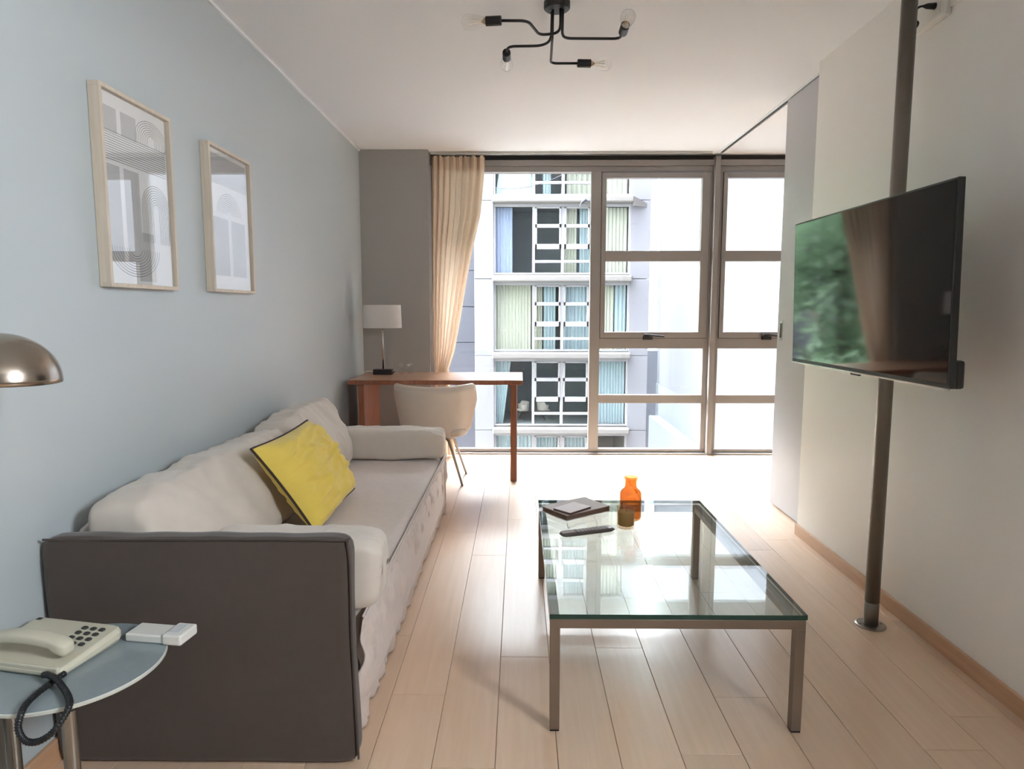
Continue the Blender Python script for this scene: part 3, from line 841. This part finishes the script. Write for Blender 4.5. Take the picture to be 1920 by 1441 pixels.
def oriented(pts):   # centre, size and turn of a near-rectangle given by corners (left, front, right, back)
    l, f, r, b = [Vector(p) for p in pts]
    c = (l + f + r + b) / 4
    u = ((f - l) + (r - b)) / 2; v = ((b - l) + (r - f)) / 2
    return c, u.length, v.length, math.atan2(u.y, u.x)
c, w_, l_, a = oriented(((0.100, 2.905), (0.2015, 2.77), (0.41, 2.905), (0.308, 3.049)))
bk = thing('book', 'thick taupe hardback book under a thin booklet on the glass table', 'book', (c.x, c.y, GT), (0, 0, a))
MB().box(-w_ / 2, w_ / 2, -l_ / 2, l_ / 2, 0.0003, 0.003).build('lower_cover', 'book_cover', bk, local=True, bevel=0.0008)
MB().box(-w_ / 2, w_ / 2, -l_ / 2, l_ / 2, 0.0225, 0.0255).build('upper_cover', 'book_cover', bk, local=True, bevel=0.0008)
MB().box(-w_ / 2 + 0.003, w_ / 2 - 0.003, -l_ / 2 + 0.003, l_ / 2 - 0.001, 0.003, 0.0225).build('page_block', 'book_pages', bk, local=True)
MB().box(-w_ / 2, w_ / 2, l_ / 2 - 0.001, l_ / 2, 0.003, 0.0225).build('spine', 'book_cover', bk, local=True)
c, w_, l_, a = oriented(((0.141, 2.846), (0.211, 2.785), (0.327, 2.848), (0.260, 2.926)))
b2 = thing('booklet', 'thin pale booklet lying on the taupe hardback book', 'book', (c.x, c.y, GT + 0.0256), (0, 0, a))
MB().box(-w_ / 2, w_ / 2, -l_ / 2, l_ / 2, 0.0003, 0.009).build('page_block', 'booklet_edge', b2, local=True)
MB().box(-w_ / 2, w_ / 2, -l_ / 2, l_ / 2, 0.009, 0.0105).build('cover', 'booklet', b2, local=True, bevel=0.0004)

rc = Vector((0.277, 2.612)); ra = math.atan2(2.655 - 2.572, 0.39 - 0.164)
rm = thing('remote_control', 'slim dark remote control lying on the glass table', 'remote control', (rc.x, rc.y, GT), (0, 0, ra))
MB().soft(lambda q: (q.x * 0.118, q.y * 0.021, 0.0085 + q.z * 0.008), (16, 6, 3), 7).build('body', 'remote', rm, local=True, smooth=True)
MB().box(-0.114, -0.058, -0.016, 0.016, 0.0163, 0.0172).build('cover_plate', 'button', rm, local=True, bevel=0.0006)
for i in range(9):
    for j in range(3):
        MB().box(-0.045 + i * 0.0155, -0.0355 + i * 0.0155, -0.0135 + j * 0.0100, -0.0065 + j * 0.0100, 0.0163, 0.0178).build('button', 'button', rm, local=True)

bt = thing('amber_bottle', 'amber glass apothecary bottle behind the candle', 'bottle', (0.481, 2.80, GT))
prof_o = [(0.0, 0.0005), (0.040, 0.0005), (0.0455, 0.006), (0.0465, 0.02), (0.0465, 0.105), (0.0455, 0.118), (0.040, 0.128), (0.031, 0.135), (0.0265, 0.141), (0.0255, 0.150), (0.0255, 0.170), (0.0265, 0.174), (0.0305, 0.177), (0.031, 0.182), (0.029, 0.186)]
prof_i = [(0.0255, 0.186), (0.0230, 0.182), (0.0225, 0.150), (0.0235, 0.141), (0.028, 0.134), (0.037, 0.126), (0.0425, 0.116), (0.0435, 0.104), (0.0435, 0.02), (0.042, 0.010), (0.036, 0.007), (0.0, 0.009)]
MB().lathe(prof_o + prof_i, (0.481, 2.80, GT), 48).build('glass_body', 'amber', bt, smooth=True)
cd = thing('candle_glass', 'smoky amber tumbler with a candle in it on the glass table', 'candle', (0.444, 2.69, GT))
MB().lathe([(0.0, 0.0005), (0.033, 0.0005), (0.036, 0.004), (0.0365, 0.012), (0.0372, 0.088), (0.0362, 0.0895), (0.0350, 0.088), (0.0342, 0.014), (0.031, 0.010), (0.0, 0.010)], (0.444, 2.69, GT), 44).build('tumbler', 'olive', cd, smooth=True)
MB().lathe([(0.0, 0.0115), (0.031, 0.0115), (0.0335, 0.014), (0.0338, 0.066), (0.0325, 0.068), (0.0, 0.0665)], (0.444, 2.69, GT), 40).build('wax', 'wax', cd, smooth=True)
MB().tube([(0.444, 2.69, GT + 0.066), (0.445, 2.69, GT + 0.074), (0.447, 2.691, GT + 0.080)], 0.0009, 6).build('wick', 'key', cd)

# ------------------------------------------------------------------ desk, chair, desk lamp
desk = thing('desk', 'reddish wooden desk with a thick top in front of the window', 'desk', (-0.61, 5.1, 0))
n = 40
poly = [(-1.245 + i * (1.274 / n), 4.80 + 0.007 * math.sin(i * 0.9) + 0.006 * math.sin(i * 0.37 + 1)) for i in range(n + 1)]
poly += [(0.029, 5.43), (-1.245, 5.43)]
top = MB(); top.prism(poly, 0.7285, 0.762)
top.mi = [1, 0] + [1] * (len(top.mi) - 2)
top.build('top', ['desk_top', 'desk_red'], desk, bevel=0.003)
for (a, b) in ((-1.185, -1.138), (-0.062, -0.015)):
    MB().box(a, b, 4.852, 5.39, 0.0005, 0.7285).build('slab_leg', 'desk_red', desk, bevel=0.003)
br = MB()
br.prism([(-0.062, 0.0), (-0.062, 0.0)] if False else [(0, 0), (0.035, 0), (0.02, -0.006), (0.008, -0.018), (0, -0.035)], 0, 0.53)
br.xf(Matrix(((-1, 0, 0, -0.062), (0, 0, 1, 4.855), (0, 1, 0, 0.7285), (0, 0, 0, 1)))).build('corner_fillet', 'desk_red', desk)

def make_chair(label):
    """cream tub chair, back towards local -y, origin on the floor under the seat centre"""
    t = thing('tub_chair', label, 'chair', (0, 0, 0), group='cream tub chairs')
    n = 44
    def shell(off):
        def fn(u, v):
            a = math.radians(-212 + 244 * u)      # wraps round the back, open towards +y
            rx = 0.282 - off + 0.012 * v; ry = 0.262 - off
            back = max(0, -math.sin(a))
            sm_ = min(1, max(0, (-math.sin(a) + 0.08) / 0.34)); sm_ = sm_ * sm_ * (3 - 2 * sm_)
            ztop = 0.628 + 0.112 * sm_ - 0.010 * back ** 4
            zbot = 0.395 + 0.045 * (1 - back)
            x = rx * math.cos(a) * (0.90 + 0.10 * v); y = ry * math.sin(a) * (0.90 + 0.10 * v)
            return (x, y - 0.01, zbot + (ztop - zbot) * v)
        return fn
    mb = MB(); mb.grid(shell(0.0), n, 10)
    w = n + 1
    k0 = len(mb.v); mb.grid(shell(0.036), n, 10)
    mb.f[n * 10:] = [list(reversed(f)) for f in mb.f[n * 10:]]
    N_ = w * 11
    edge = [i for i in range(w)] + [j * w + n for j in range(1, 11)] + [10 * w + i for i in range(n - 1, -1, -1)] + [j * w for j in range(9, 0, -1)]
    for p, q in zip(edge, edge[1:] + edge[:1]):
        mb.f.append([q, p, p + N_, q + N_]); mb.mi.append(0)
    o = mb.build('back_shell', 'tub', t, local=True, smooth=True)
    rim = MB(); rim.tube([tuple(Vector(shell(0.018)(i / n, 1.0)) + Vector((0, 0, 0.002))) for i in range(n + 1)], 0.0185, 10); rim.build('rolled_edge', 'tub', t, local=True, smooth=True)
    MB().soft(lambda q: (q.x * 0.228, q.y * 0.225 + 0.005, 0.425 + q.z * 0.038), (14, 14, 5), 5).build('seat', 'tub', t, local=True, smooth=True)
    fr = MB(); fr.tube([(0.15 * math.cos(a), 0.15 * math.sin(a), 0.375) for a in [2 * PI * q / 24 for q in range(24)]], 0.011, 8, closed=True)
    fr.build('under_frame', 'steel', t, local=True, smooth=True)
    for sx in (-1, 1):
        for (ty, by) in ((-0.13, 0.0), (0.11, 0.36)):
            MB().tube(bent_path([(sx * 0.06, ty * 0.4, 0.375), (sx * 0.105, ty, 0.36), (sx * 0.185, by, 0.0005)], 0.03), [0.011] * 8 + [0.0085], 10).build('leg', 'steel', t, local=True, smooth=True)
    return t
chair = make_chair('cream tub chair with metal legs pushed under the wooden desk')
chair.location = (-0.594, 4.725, 0)

dl = thing('table_lamp', 'table lamp with white oval shade standing on the desk', 'table lamp', (-1.07, 5.24, 0.762))
LX, LY, LZ = -1.072, 5.24, 0.762
MB().box(LX - 0.075, LX + 0.075, LY - 0.04, LY + 0.04, LZ + 0.0005, LZ + 0.042).build('base', 'black_plastic', dl, bevel=0.004)
MB().lathe([(0.007, LZ + 0.042), (0.007, LZ + 0.46)], (LX, LY, 0), 16).build('stem', 'chrome', dl, smooth=True)
MB().lathe([(0.0, LZ + 0.352), (0.008, LZ + 0.354), (0.012, LZ + 0.362), (0.008, LZ + 0.37), (0.0, LZ + 0.372)], (LX + 0.004, LY - 0.006, 0), 14).build('switch_knob', 'chrome', dl, smooth=True)
sh = MB()
nn = 56
def shp(z, sc, off):
    out = []
    for i in range(nn):
        a = 2 * PI * i / nn
        ca, sa = math.cos(a), math.sin(a)
        out.append((LX + (0.151 * sc - off) * math.copysign(abs(ca) ** 0.72, ca), LY + (0.085 * sc - off) * math.copysign(abs(sa) ** 0.72, sa), z))
    return out
rows = [shp(LZ + 0.366, 1.0, 0), shp(LZ + 0.545, 0.965, 0), shp(LZ + 0.545, 0.965, 0.003), shp(LZ + 0.366, 1.0, 0.003)]
vs = [p for r in rows for p in r]
fs = []
for r in range(4):
    a, b = r * nn, ((r + 1) % 4) * nn
    fs += [(a + i, a + (i + 1) % nn, b + (i + 1) % nn, b + i) for i in range(nn)]
sh.add(vs, fs); sh.build('shade', 'lamp_shade', dl)
MB().tube(smooth_path([(LX - 0.07, LY + 0.0, LZ + 0.02), (LX - 0.115, LY - 0.01, LZ + 0.026), (LX - 0.15, LY - 0.025, LZ + 0.016), (LX - 0.165, LY - 0.04, LZ + 0.004)], 8), 0.0034, 8).build('cord', 'white_plastic', dl, smooth=True)
MB().tube([(LX + 0.075, LY, LZ + 0.02), (LX + 0.092, LY - 0.002, LZ + 0.0205)], 0.004, 8).build('switch_lead', 'black_plastic', dl, smooth=True)

orn = thing('glass_ornament', 'small knobbly clear glass ornament beside the table lamp', 'ornament', (-0.893, 5.24, 0.762))
def ball(c, r): return MB().lathe([(r * math.sin(PI * i / 10), -r * math.cos(PI * i / 10)) for i in range(11)], c, 16)
core = (-0.893, 5.24, 0.815)
ball(core, 0.03).build('core', 'clear', orn, smooth=True)
for (dx, dz, r) in ((0.034, 0.024, 0.022), (-0.034, 0.020, 0.020), (0.0, 0.045, 0.018), (0.036, -0.030, 0.020), (-0.034, -0.032, 0.019)):
    ball((core[0] + dx, core[1] + dz * 0.2, core[2] + dz), r).build('knob', 'clear', orn, smooth=True)

# ------------------------------------------------------------------ side table, phone, floor lamp in the near left corner
SZ = 0.43
cx_, cy_, R_ = -1.073, 1.503, 0.206
stb = thing('side_table', 'small round side table with frosted grey top beside the sofa', 'side table', (cx_, cy_, 0))
dsk = MB().lathe([(0.0, SZ - 0.010), (R_ - 0.002, SZ - 0.010), (R_, SZ - 0.008), (R_, SZ - 0.002), (R_ - 0.002, SZ), (0.0, SZ)], (cx_, cy_, 0), 96)
dsk.mi = [0 if i < 96 * 1 or i >= 96 * 4 else 1 for i in range(len(dsk.mi))]
dsk.build('top', ['frosted', 'rim'], stb)
for a in (math.radians(-58), math.radians(170), math.radians(235)):
    px, py = cx_ + 0.186 * math.cos(a), cy_ + 0.186 * math.sin(a)
    lg = MB().lathe([(0.0, 0.0005), (0.0155, 0.0005), (0.0155, SZ - 0.016), (0.0, SZ - 0.016)], (px, py, 0), 24).build('leg', 'steel', stb, smooth=False)
    MB().lathe([(0.0, SZ - 0.016), (0.019, SZ - 0.016), (0.019, SZ - 0.0102), (0.0, SZ - 0.0102)], (px, py, 0), 24).build('leg_cap', 'black_plastic', lg)

PA = math.radians(-11)
ph = thing('telephone', 'cream corded desk telephone on the round side table', 'telephone', (-1.158, 1.548, SZ), (0, 0, PA))
# body: wedge, long side along local x, far edge raised
def body_fn(q):
    x = q.x * 0.133; y = q.y * 0.098
    h_ = 0.021 + 0.019 * (y + 0.098) / 0.196
    z = 0.0008 + (q.z + 1) / 2 * h_
    return (x, y, z)
pm = MB().soft(body_fn, (12, 12, 3), 12).build('body', 'phone', ph, local=True, smooth=False, bevel=0.002)
def top_z(y): return 0.0008 + 0.021 + 0.019 * (y + 0.098) / 0.196
slope = math.atan2(0.019, 0.196)
for i in range(4):
    for j in range(3):
        kx = 0.046 + j * 0.025 ; ky = 0.064 - i * 0.021
        kk = MB().soft(lambda q: (q.x * 0.0075, q.y * 0.0058, q.z * 0.0035), (4, 4, 2), 4)
        kk.xf(Matrix.Translation((kx, ky, top_z(ky) + 0.001)) @ Matrix.Rotation(slope, 4, 'X')).build('key', 'key', ph, local=True, smooth=True)
MB().box(-0.118, -0.105, 0.078, 0.088, top_z(0.083) - 0.001, top_z(0.083) + 0.001).build('slot', 'key', ph, local=True)
# raised cradle rim along the near side
MB().box(-0.128, 0.124, -0.097, -0.088, 0.012, 0.027).build('cradle_rim', 'phone', ph, local=True, bevel=0.003)
# handset
def hs_fn(q):
    x = q.x * 0.112 + 0.004
    e = abs(q.x)
    wd = 0.021 + 0.006 * max(0, (e - 0.62) / 0.38)
    mid = 0.055 + 0.014 * (1 - q.x * q.x)
    top_ = 0.013
    low = 0.012 + (0.022 * max(0, (e - 0.66) / 0.34) ** 0.6 if e > 0.66 else 0)
    z = mid + (q.z * top_ if q.z > 0 else q.z * low)
    return (x, -0.050 + q.y * wd, z)
MB().soft(hs_fn, (26, 8, 8), 4).build('handset', 'phone', ph, local=True, smooth=True)
# curly cord: leaves the phone, drops over the edge in a loop
def phl(p):   # world to local of the phone
    v = Vector(p) - Vector((-1.158, 1.548, SZ)); return Matrix.Rotation(-PA, 3, 'Z') @ v
path = [(-1.045, 1.440, SZ + 0.010), (-1.050, 1.404, SZ + 0.009), (-1.050, 1.358, SZ + 0.010), (-1.043, 1.315, SZ + 0.011), (-1.034, 1.288, SZ + 0.004), (-1.032, 1.277, SZ - 0.018),
        (-1.016, 1.272, SZ - 0.040), (-0.990, 1.272, SZ - 0.042), (-0.965, 1.280, SZ - 0.028), (-0.950, 1.296, SZ - 0.004), (-0.950, 1.316, SZ + 0.011), (-0.972, 1.345, SZ + 0.012), (-1.006, 1.378, SZ + 0.013), (-1.036, 1.398, SZ + 0.022), (-1.066, 1.416, SZ + 0.020), (-1.085, 1.430, SZ + 0.012)]
sp_ = smooth_path([phl(p) for p in path], 16)
rr = [0.0066 + 0.0010 * math.sin(i * 1.9) for i in range(len(sp_))]
MB().tube(sp_, rr, 10).build('curly_cord', 'black_plastic', ph, local=True, smooth=True)

jb = thing('junction_box', 'white telephone line adapter lying at the edge of the side table', 'adapter', (-0.925, 1.628, SZ), (0, 0, math.radians(-8)))
MB().box(-0.075, 0.075, -0.032, 0.032, 0.0008, 0.022).build('body', 'white_plastic', jb, local=True, bevel=0.004)
MB().box(0.03, 0.082, -0.036, 0.036, 0.0008, 0.028).build('end_block', 'white_plastic', jb, local=True, bevel=0.005)
MB().box(0.038, 0.066, -0.018, 0.024, 0.028, 0.0288).build('jack_recess', 'print_grey', jb, local=True)
MB().tube(smooth_path([(-0.074, 0.01, 0.012), (-0.082, 0.014, 0.014), (-0.088, 0.02, 0.012), (-0.09, 0.028, 0.006)], 6), 0.0028, 8).build('lead', 'steel', jb, local=True, smooth=True)

fl = thing('floor_lamp', 'brushed nickel dome lamp at the left edge above the telephone', 'floor lamp', (-1.17, 1.16, 0))
DX, DY, DZ = -1.118, 1.42, 1.118
prof = [(0.112 * math.cos(a), 0.104 * math.sin(a)) for a in [PI / 2 * i / 16 for i in range(17)]]
do = MB().lathe(prof + [(0.0, 0.102)] + [(0.1095 * math.cos(a), 0.1015 * math.sin(a)) for a in [PI / 2 - PI / 2 * i / 16 for i in range(17)]], (0, 0, 0), 56)
# open rim joined: last ring back to the first
do.xf(Matrix.Translation((DX, DY, DZ)) @ Matrix.Rotation(math.radians(3), 4, 'Y')).build('shade', 'nickel', fl, smooth=True)
MB().lathe([(0.0, 0.0005), (0.12, 0.0005), (0.12, 0.012), (0.115, 0.016), (0.0, 0.018)], (-1.17, 1.16, 0), 48).build('base', 'nickel', fl)
MB().tube(bent_path([(-1.17, 1.16, 0.016), (-1.17, 1.16, 1.27), (-1.13, 1.40, 1.27), (-1.125, 1.415, 1.222)], 0.05), 0.008, 12).build('stem', 'nickel', fl, smooth=True)
MB().lathe([(0.0, 0.0), (0.016, 0.0), (0.018, 0.03), (0.012, 0.045), (0.0, 0.046)], (DX, DY, DZ + 0.05), 20).build('lamp_holder', 'white_plastic', fl, smooth=True)

# ------------------------------------------------------------------ outside
gd = struct(MB().box(-60, 80, -60, 110, -11.4, -11.2).build('ground', 'ground')); gd['label'] = 'paved courtyard far below the window'

FY = 25.5
bld = thing('apartment_building', 'white apartment block with stacked window bays across the courtyard', 'building', (1.6, FY, -11.2))
levels = [10.95, 8.05, 5.15, 2.245, -0.65, -3.55, -6.45]
bx0, bx1 = -0.956, 4.18
# piers made of one panel per storey, with open joints
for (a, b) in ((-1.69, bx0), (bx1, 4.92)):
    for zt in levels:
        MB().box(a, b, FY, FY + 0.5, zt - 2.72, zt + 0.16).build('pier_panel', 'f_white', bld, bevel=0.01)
MB().box(-1.69, 4.92, FY + 0.02, FY + 0.5, 11.14, 12.9).build('parapet', 'f_white', bld)
MB().box(-1.69, 4.92, FY + 0.5, FY + 6, 12.8, 13.0).build('roof', 'f_ledge', bld)
MB().box(-1.66, 4.90, FY + 3.6, FY + 3.8, -11.1, 12.8).build('core_wall', 'f_room', bld)
MB().box(-1.66, bx0 - 0.0, FY + 0.5, FY + 3.6, -11.1, 12.8).build('side_wall', 'f_room', bld)
MB().box(bx1, 4.90, FY + 0.5, FY + 3.6, -11.1, 12.8).build('side_wall', 'f_room', bld)
def wavy(x0, x1, z0, z1, y, waves, xb0=None, xb1=None):
    def fn(u, v):
        xa = x0 + ((xb0 if xb0 is not None else x0) - x0) * (1 - v); xb = x1 + ((xb1 if xb1 is not None else x1) - x1) * (1 - v)
        return (xa + (xb - xa) * u, y + 0.05 * math.sin(2 * PI * waves * u + 0.6 * math.sin(9 * u)), z0 + (z1 - z0) * v)
    return MB().grid(fn, int(waves * 8), 6)
sashx = ((0.60, 1.585), (1.70, 2.655))
for li, zt in enumerate(levels):
    zb = zt - 2.545
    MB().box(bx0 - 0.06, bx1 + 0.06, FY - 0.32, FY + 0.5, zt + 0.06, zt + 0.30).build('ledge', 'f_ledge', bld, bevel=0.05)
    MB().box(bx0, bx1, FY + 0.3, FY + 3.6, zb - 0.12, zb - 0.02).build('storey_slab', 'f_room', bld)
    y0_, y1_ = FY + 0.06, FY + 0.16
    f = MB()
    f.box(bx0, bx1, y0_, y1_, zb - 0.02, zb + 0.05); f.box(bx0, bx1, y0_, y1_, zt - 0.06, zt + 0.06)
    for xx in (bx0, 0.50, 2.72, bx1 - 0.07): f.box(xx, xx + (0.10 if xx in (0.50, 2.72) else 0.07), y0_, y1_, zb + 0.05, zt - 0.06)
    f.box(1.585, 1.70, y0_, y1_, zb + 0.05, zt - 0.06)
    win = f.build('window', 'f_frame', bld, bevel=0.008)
    MB().box(bx0 + 0.07, 0.50, FY + 0.10, FY + 0.11, zb + 0.05, zt - 0.06).build('pane', 'far_pane', win)
    MB().box(2.82, bx1 - 0.07, FY + 0.10, FY + 0.11, zb + 0.05, zt - 0.06).build('pane', 'far_pane', win)
    for (a, b) in sashx:
        g_ = MB()
        rails = [(zt - 0.06, zt - 0.12), (zt - 0.69, zt - 0.83), (zt - 1.43, zt - 1.62), (zt - 2.03, zt - 2.13)]
        for (p, q) in rails: g_.box(a, b, y0_ - 0.02, y1_, q, p)
        g_.box(a, a + 0.075, y0_ - 0.02, y1_, zt - 1.62, zt - 0.06); g_.box(b - 0.075, b, y0_ - 0.02, y1_, zt - 1.62, zt - 0.06)
        g_.build('sash', 'f_frame', win, bevel=0.006)
        for (p, q) in ((zt - 0.12, zt - 0.69), (zt - 0.83, zt - 1.43), (zt - 1.62, zt - 2.03), (zt - 2.13, zb + 0.05)):
            MB().box(a, b, FY + 0.10, FY + 0.11, q, p).build('pane', 'far_pane', win)
    yc = FY + 0.42
    zc0, zc1 = zb + 0.02, zt - 0.04
    def cur_(x0, x1, m, w_, **kw): wavy(x0, x1, zc0, zc1, yc, w_, **kw).build('curtain', m, win, smooth=True)
    if zt > 13: cur_(-0.9, 0.47, 'f_cream', 11); cur_(1.7, 2.7, 'f_aqua', 7)
    elif zt > 10: cur_(-0.9, -0.25, 'f_blue', 5); cur_(0.6, 1.5, 'f_cream', 7); cur_(1.72, 2.7, 'f_aqua', 8); cur_(2.8, 4.12, 'f_cream', 9)
    elif zt > 8: cur_(0.9, 1.2, 'f_aqua', 3); cur_(1.8, 4.1, 'f_cream', 12); cur_(-0.5, 0.2, 'f_aqua', 3, xb0=-0.9, xb1=0.6)
    elif zt > 5: cur_(-0.9, -0.25, 'f_blue', 5); cur_(1.72, 2.2, 'f_cream', 4); cur_(2.3, 2.7, 'f_aqua', 4); cur_(2.8, 4.12, 'f_cream', 9)
    elif zt > 2: cur_(-0.9, 0.47, 'f_cream', 11); cur_(0.6, 0.9, 'f_cream', 3); cur_(0.95, 1.42, 'f_aqua', 4); cur_(1.7, 2.7, 'f_aqua', 7); cur_(2.8, 3.65, 'f_cream', 6); cur_(3.68, 4.12, 'f_aqua', 3)
    elif zt > -1: cur_(-0.9, -0.30, 'f_aqua', 5, xb1=-0.62); cur_(2.85, 4.12, 'f_aqua', 11)
    else: cur_(-0.9, 0.5, 'f_aqua', 9); cur_(0.6, 1.5, 'f_aqua', 7); cur_(1.7, 2.7, 'f_aqua', 7)
# pointed canopy at the right of the upper ledge, bracket, sagging wire
for dz in (0.0, 5.8):
    MB().add([(4.24, FY - 0.3, 5.42 + dz), (4.24, FY + 0.2, 5.42 + dz), (4.95, FY + 0.1, 5.12 + dz), (4.24, FY - 0.3, 5.08 + dz), (4.24, FY + 0.2, 5.08 + dz), (4.95, FY + 0.1, 5.06 + dz)],
             [(0, 2, 1), (3, 4, 5), (0, 3, 5, 2), (1, 2, 5, 4), (0, 1, 4, 3)]).build('pointed_canopy', 'f_ledge', bld)
    MB().tube(smooth_path([(2.22, FY - 0.55, 4.98 + dz), (2.26, FY - 0.5, 5.12 + dz), (2.40, FY - 0.45, 5.24 + dz), (2.46, FY - 0.4, 5.26 + dz), (2.60, FY - 0.45, 5.20 + dz), (2.70, FY - 0.5, 5.05 + dz)], 6), [0.02] * 8 + [0.05] * 16 + [0.02] * 7, 8).build('drooping_bracket', 'wire', bld, smooth=True)
MB().tube(smooth_path([(-1.6, FY - 0.002, 6.0), (-1.0, 25.1, 5.72), (-0.2, 24.9, 5.64), (0.6, 24.8, 5.74), (1.6, 24.7, 6.1), (2.6, 24.8, 6.6), (3.6, 25.1, 7.1), (4.6, FY - 0.002, 7.7)], 8), 0.012, 6).build('overhead_wire', 'wire', bld, smooth=True)

wing = thing('clad_wing', 'lavender grey clad wing left of the white apartment block', 'building', (-6.5, 26.3, -11.2))
MB().box(-48, -1.70, 26.2, 30, -11.2, 14.5).build('core', 'f_grey', wing)  # stretched far left out of view to block low sky light
for i in range(4):
    for j in range(15):
        MB().box(-4.50 - 2.8 * i + 0.012, -1.70 - 2.8 * i - 0.012, 26.1, 26.2, -8.35 + 1.39 * j + 0.012, -8.35 + 1.39 * (j + 1) - 0.012).build('cladding_panel', 'f_lav', wing)

sw = thing('side_building', 'tall blank pale wall closing the courtyard on the right', 'building', (6, 16, -11.2))
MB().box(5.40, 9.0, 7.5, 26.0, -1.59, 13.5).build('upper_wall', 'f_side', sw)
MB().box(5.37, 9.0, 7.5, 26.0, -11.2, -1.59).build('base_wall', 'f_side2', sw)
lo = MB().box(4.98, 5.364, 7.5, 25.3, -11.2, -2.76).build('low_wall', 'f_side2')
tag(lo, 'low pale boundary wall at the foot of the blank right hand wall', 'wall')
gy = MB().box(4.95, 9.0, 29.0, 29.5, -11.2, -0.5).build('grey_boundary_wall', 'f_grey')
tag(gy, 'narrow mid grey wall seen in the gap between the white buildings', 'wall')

fb = thing('distant_tower', 'distant pale blue tower block in the gap between the buildings', 'building', (15, 72, -11.2))
MB().box(11.5, 14.35, 70, 76, -11.2, 24).build('front_wing', 'f_far', fb)
MB().box(14.35, 19, 72, 78, -11.2, 21).build('rear_wing', 'f_far', fb)
for r in range(9):
    w_ = MB().box(13.55, 14.15, 69.9, 70.0, 1.0 + r * 2.4 - 3, 2.5 + r * 2.4 - 3).build('window', 'f_farwin', fb)
    MB().box(14.55, 15.3, 71.9, 72.0, 1.6 + r * 2.4 - 3, 3.0 + r * 2.4 - 3).build('window', 'f_farwin', fb)
    MB().box(13.45, 14.25, 69.5, 69.9, 0.75 + r * 2.4 - 3, 0.95 + r * 2.4 - 3).build('balcony_slab', 'f_white', fb)

# trees left of the courtyard (seen mirrored in the television)
def tree(label, x, y, h, rad, seed, n=9000):
    rnd = random.Random(seed)
    t = thing('courtyard_tree', label, 'tree', (x, y, -11.2), group='courtyard trees')
    tk = MB(); tk.tube([(x, y, -11.2), (x + 0.15, y, -7), (x - 0.1, y + 0.1, -3), (x, y, h - rad * 0.6)], [0.28, 0.24, 0.18, 0.08], 10)
    for i in range(7):
        a = rnd.uniform(0, 2 * PI); zz_ = rnd.uniform(-4, h - rad)
        tk.tube([(x, y, zz_), (x + 0.8 * math.cos(a), y + 0.8 * math.sin(a), zz_ + 0.8), (x + rad * 0.7 * math.cos(a), y + rad * 0.7 * math.sin(a), zz_ + 1.7)], [0.08, 0.05, 0.02], 6)
    tk.build('trunk', 'bark', t, smooth=True)
    clumps = [(Vector((rnd.gauss(0, 0.5), rnd.gauss(0, 0.5), rnd.uniform(-1.0, 1.0))), rnd.uniform(0.25, 0.5)) for _ in range(26)]
    lf = MB()
    zc, zr = h - 3.6, 3.8
    for _ in range(n):
        c, r = rnd.choice(clumps)
        dvec = Vector((rnd.gauss(0, 1), rnd.gauss(0, 1), rnd.gauss(0, 1))).normalized() * r * rnd.random() ** 0.4
        q = c * 0.75 + dvec
        p = Vector((x + q.x * rad, y + q.y * rad, zc + q.z * zr))
        s_ = rnd.uniform(0.06, 0.13)
        m = Euler((rnd.uniform(-1, 1), rnd.uniform(-1, 1), rnd.uniform(0, 6.28))).to_matrix()
        lf.add([p + m @ Vector(v) for v in ((-s_, 0, 0), (0, -s_ * 0.5, 0.01), (s_, 0, 0), (0, s_ * 0.5, 0.01))], [(0, 1, 2, 3)])
    o = lf.build('foliage', 'leaf', t)
    o['kind'] = 'stuff'
tree('leafy green courtyard tree nearest the window, mirrored in the television', -5.0, 14.5, 5.0, 2.3, 3)
tree('leafy green courtyard tree standing farther left, mirrored in the television', -10.6, 16.0, 5.6, 2.4, 5)
tree('leafy green courtyard tree before the lavender clad wing', -5.8, 21.2, 6.0, 2.3, 8)

# two tub chairs inside the storey across the courtyard
for (x, y, rz, lb) in ((0.15, 26.9, 1.9, 'cream tub chair behind the large pane of the building opposite'), (1.0, 27.0, -1.2, 'cream tub chair behind the divided panes of the building opposite')):
    c_ = copy_tree(chair)
    c_.location = (x, y, -3.21); c_.rotation_euler = (0, 0, rz); c_['label'] = lb
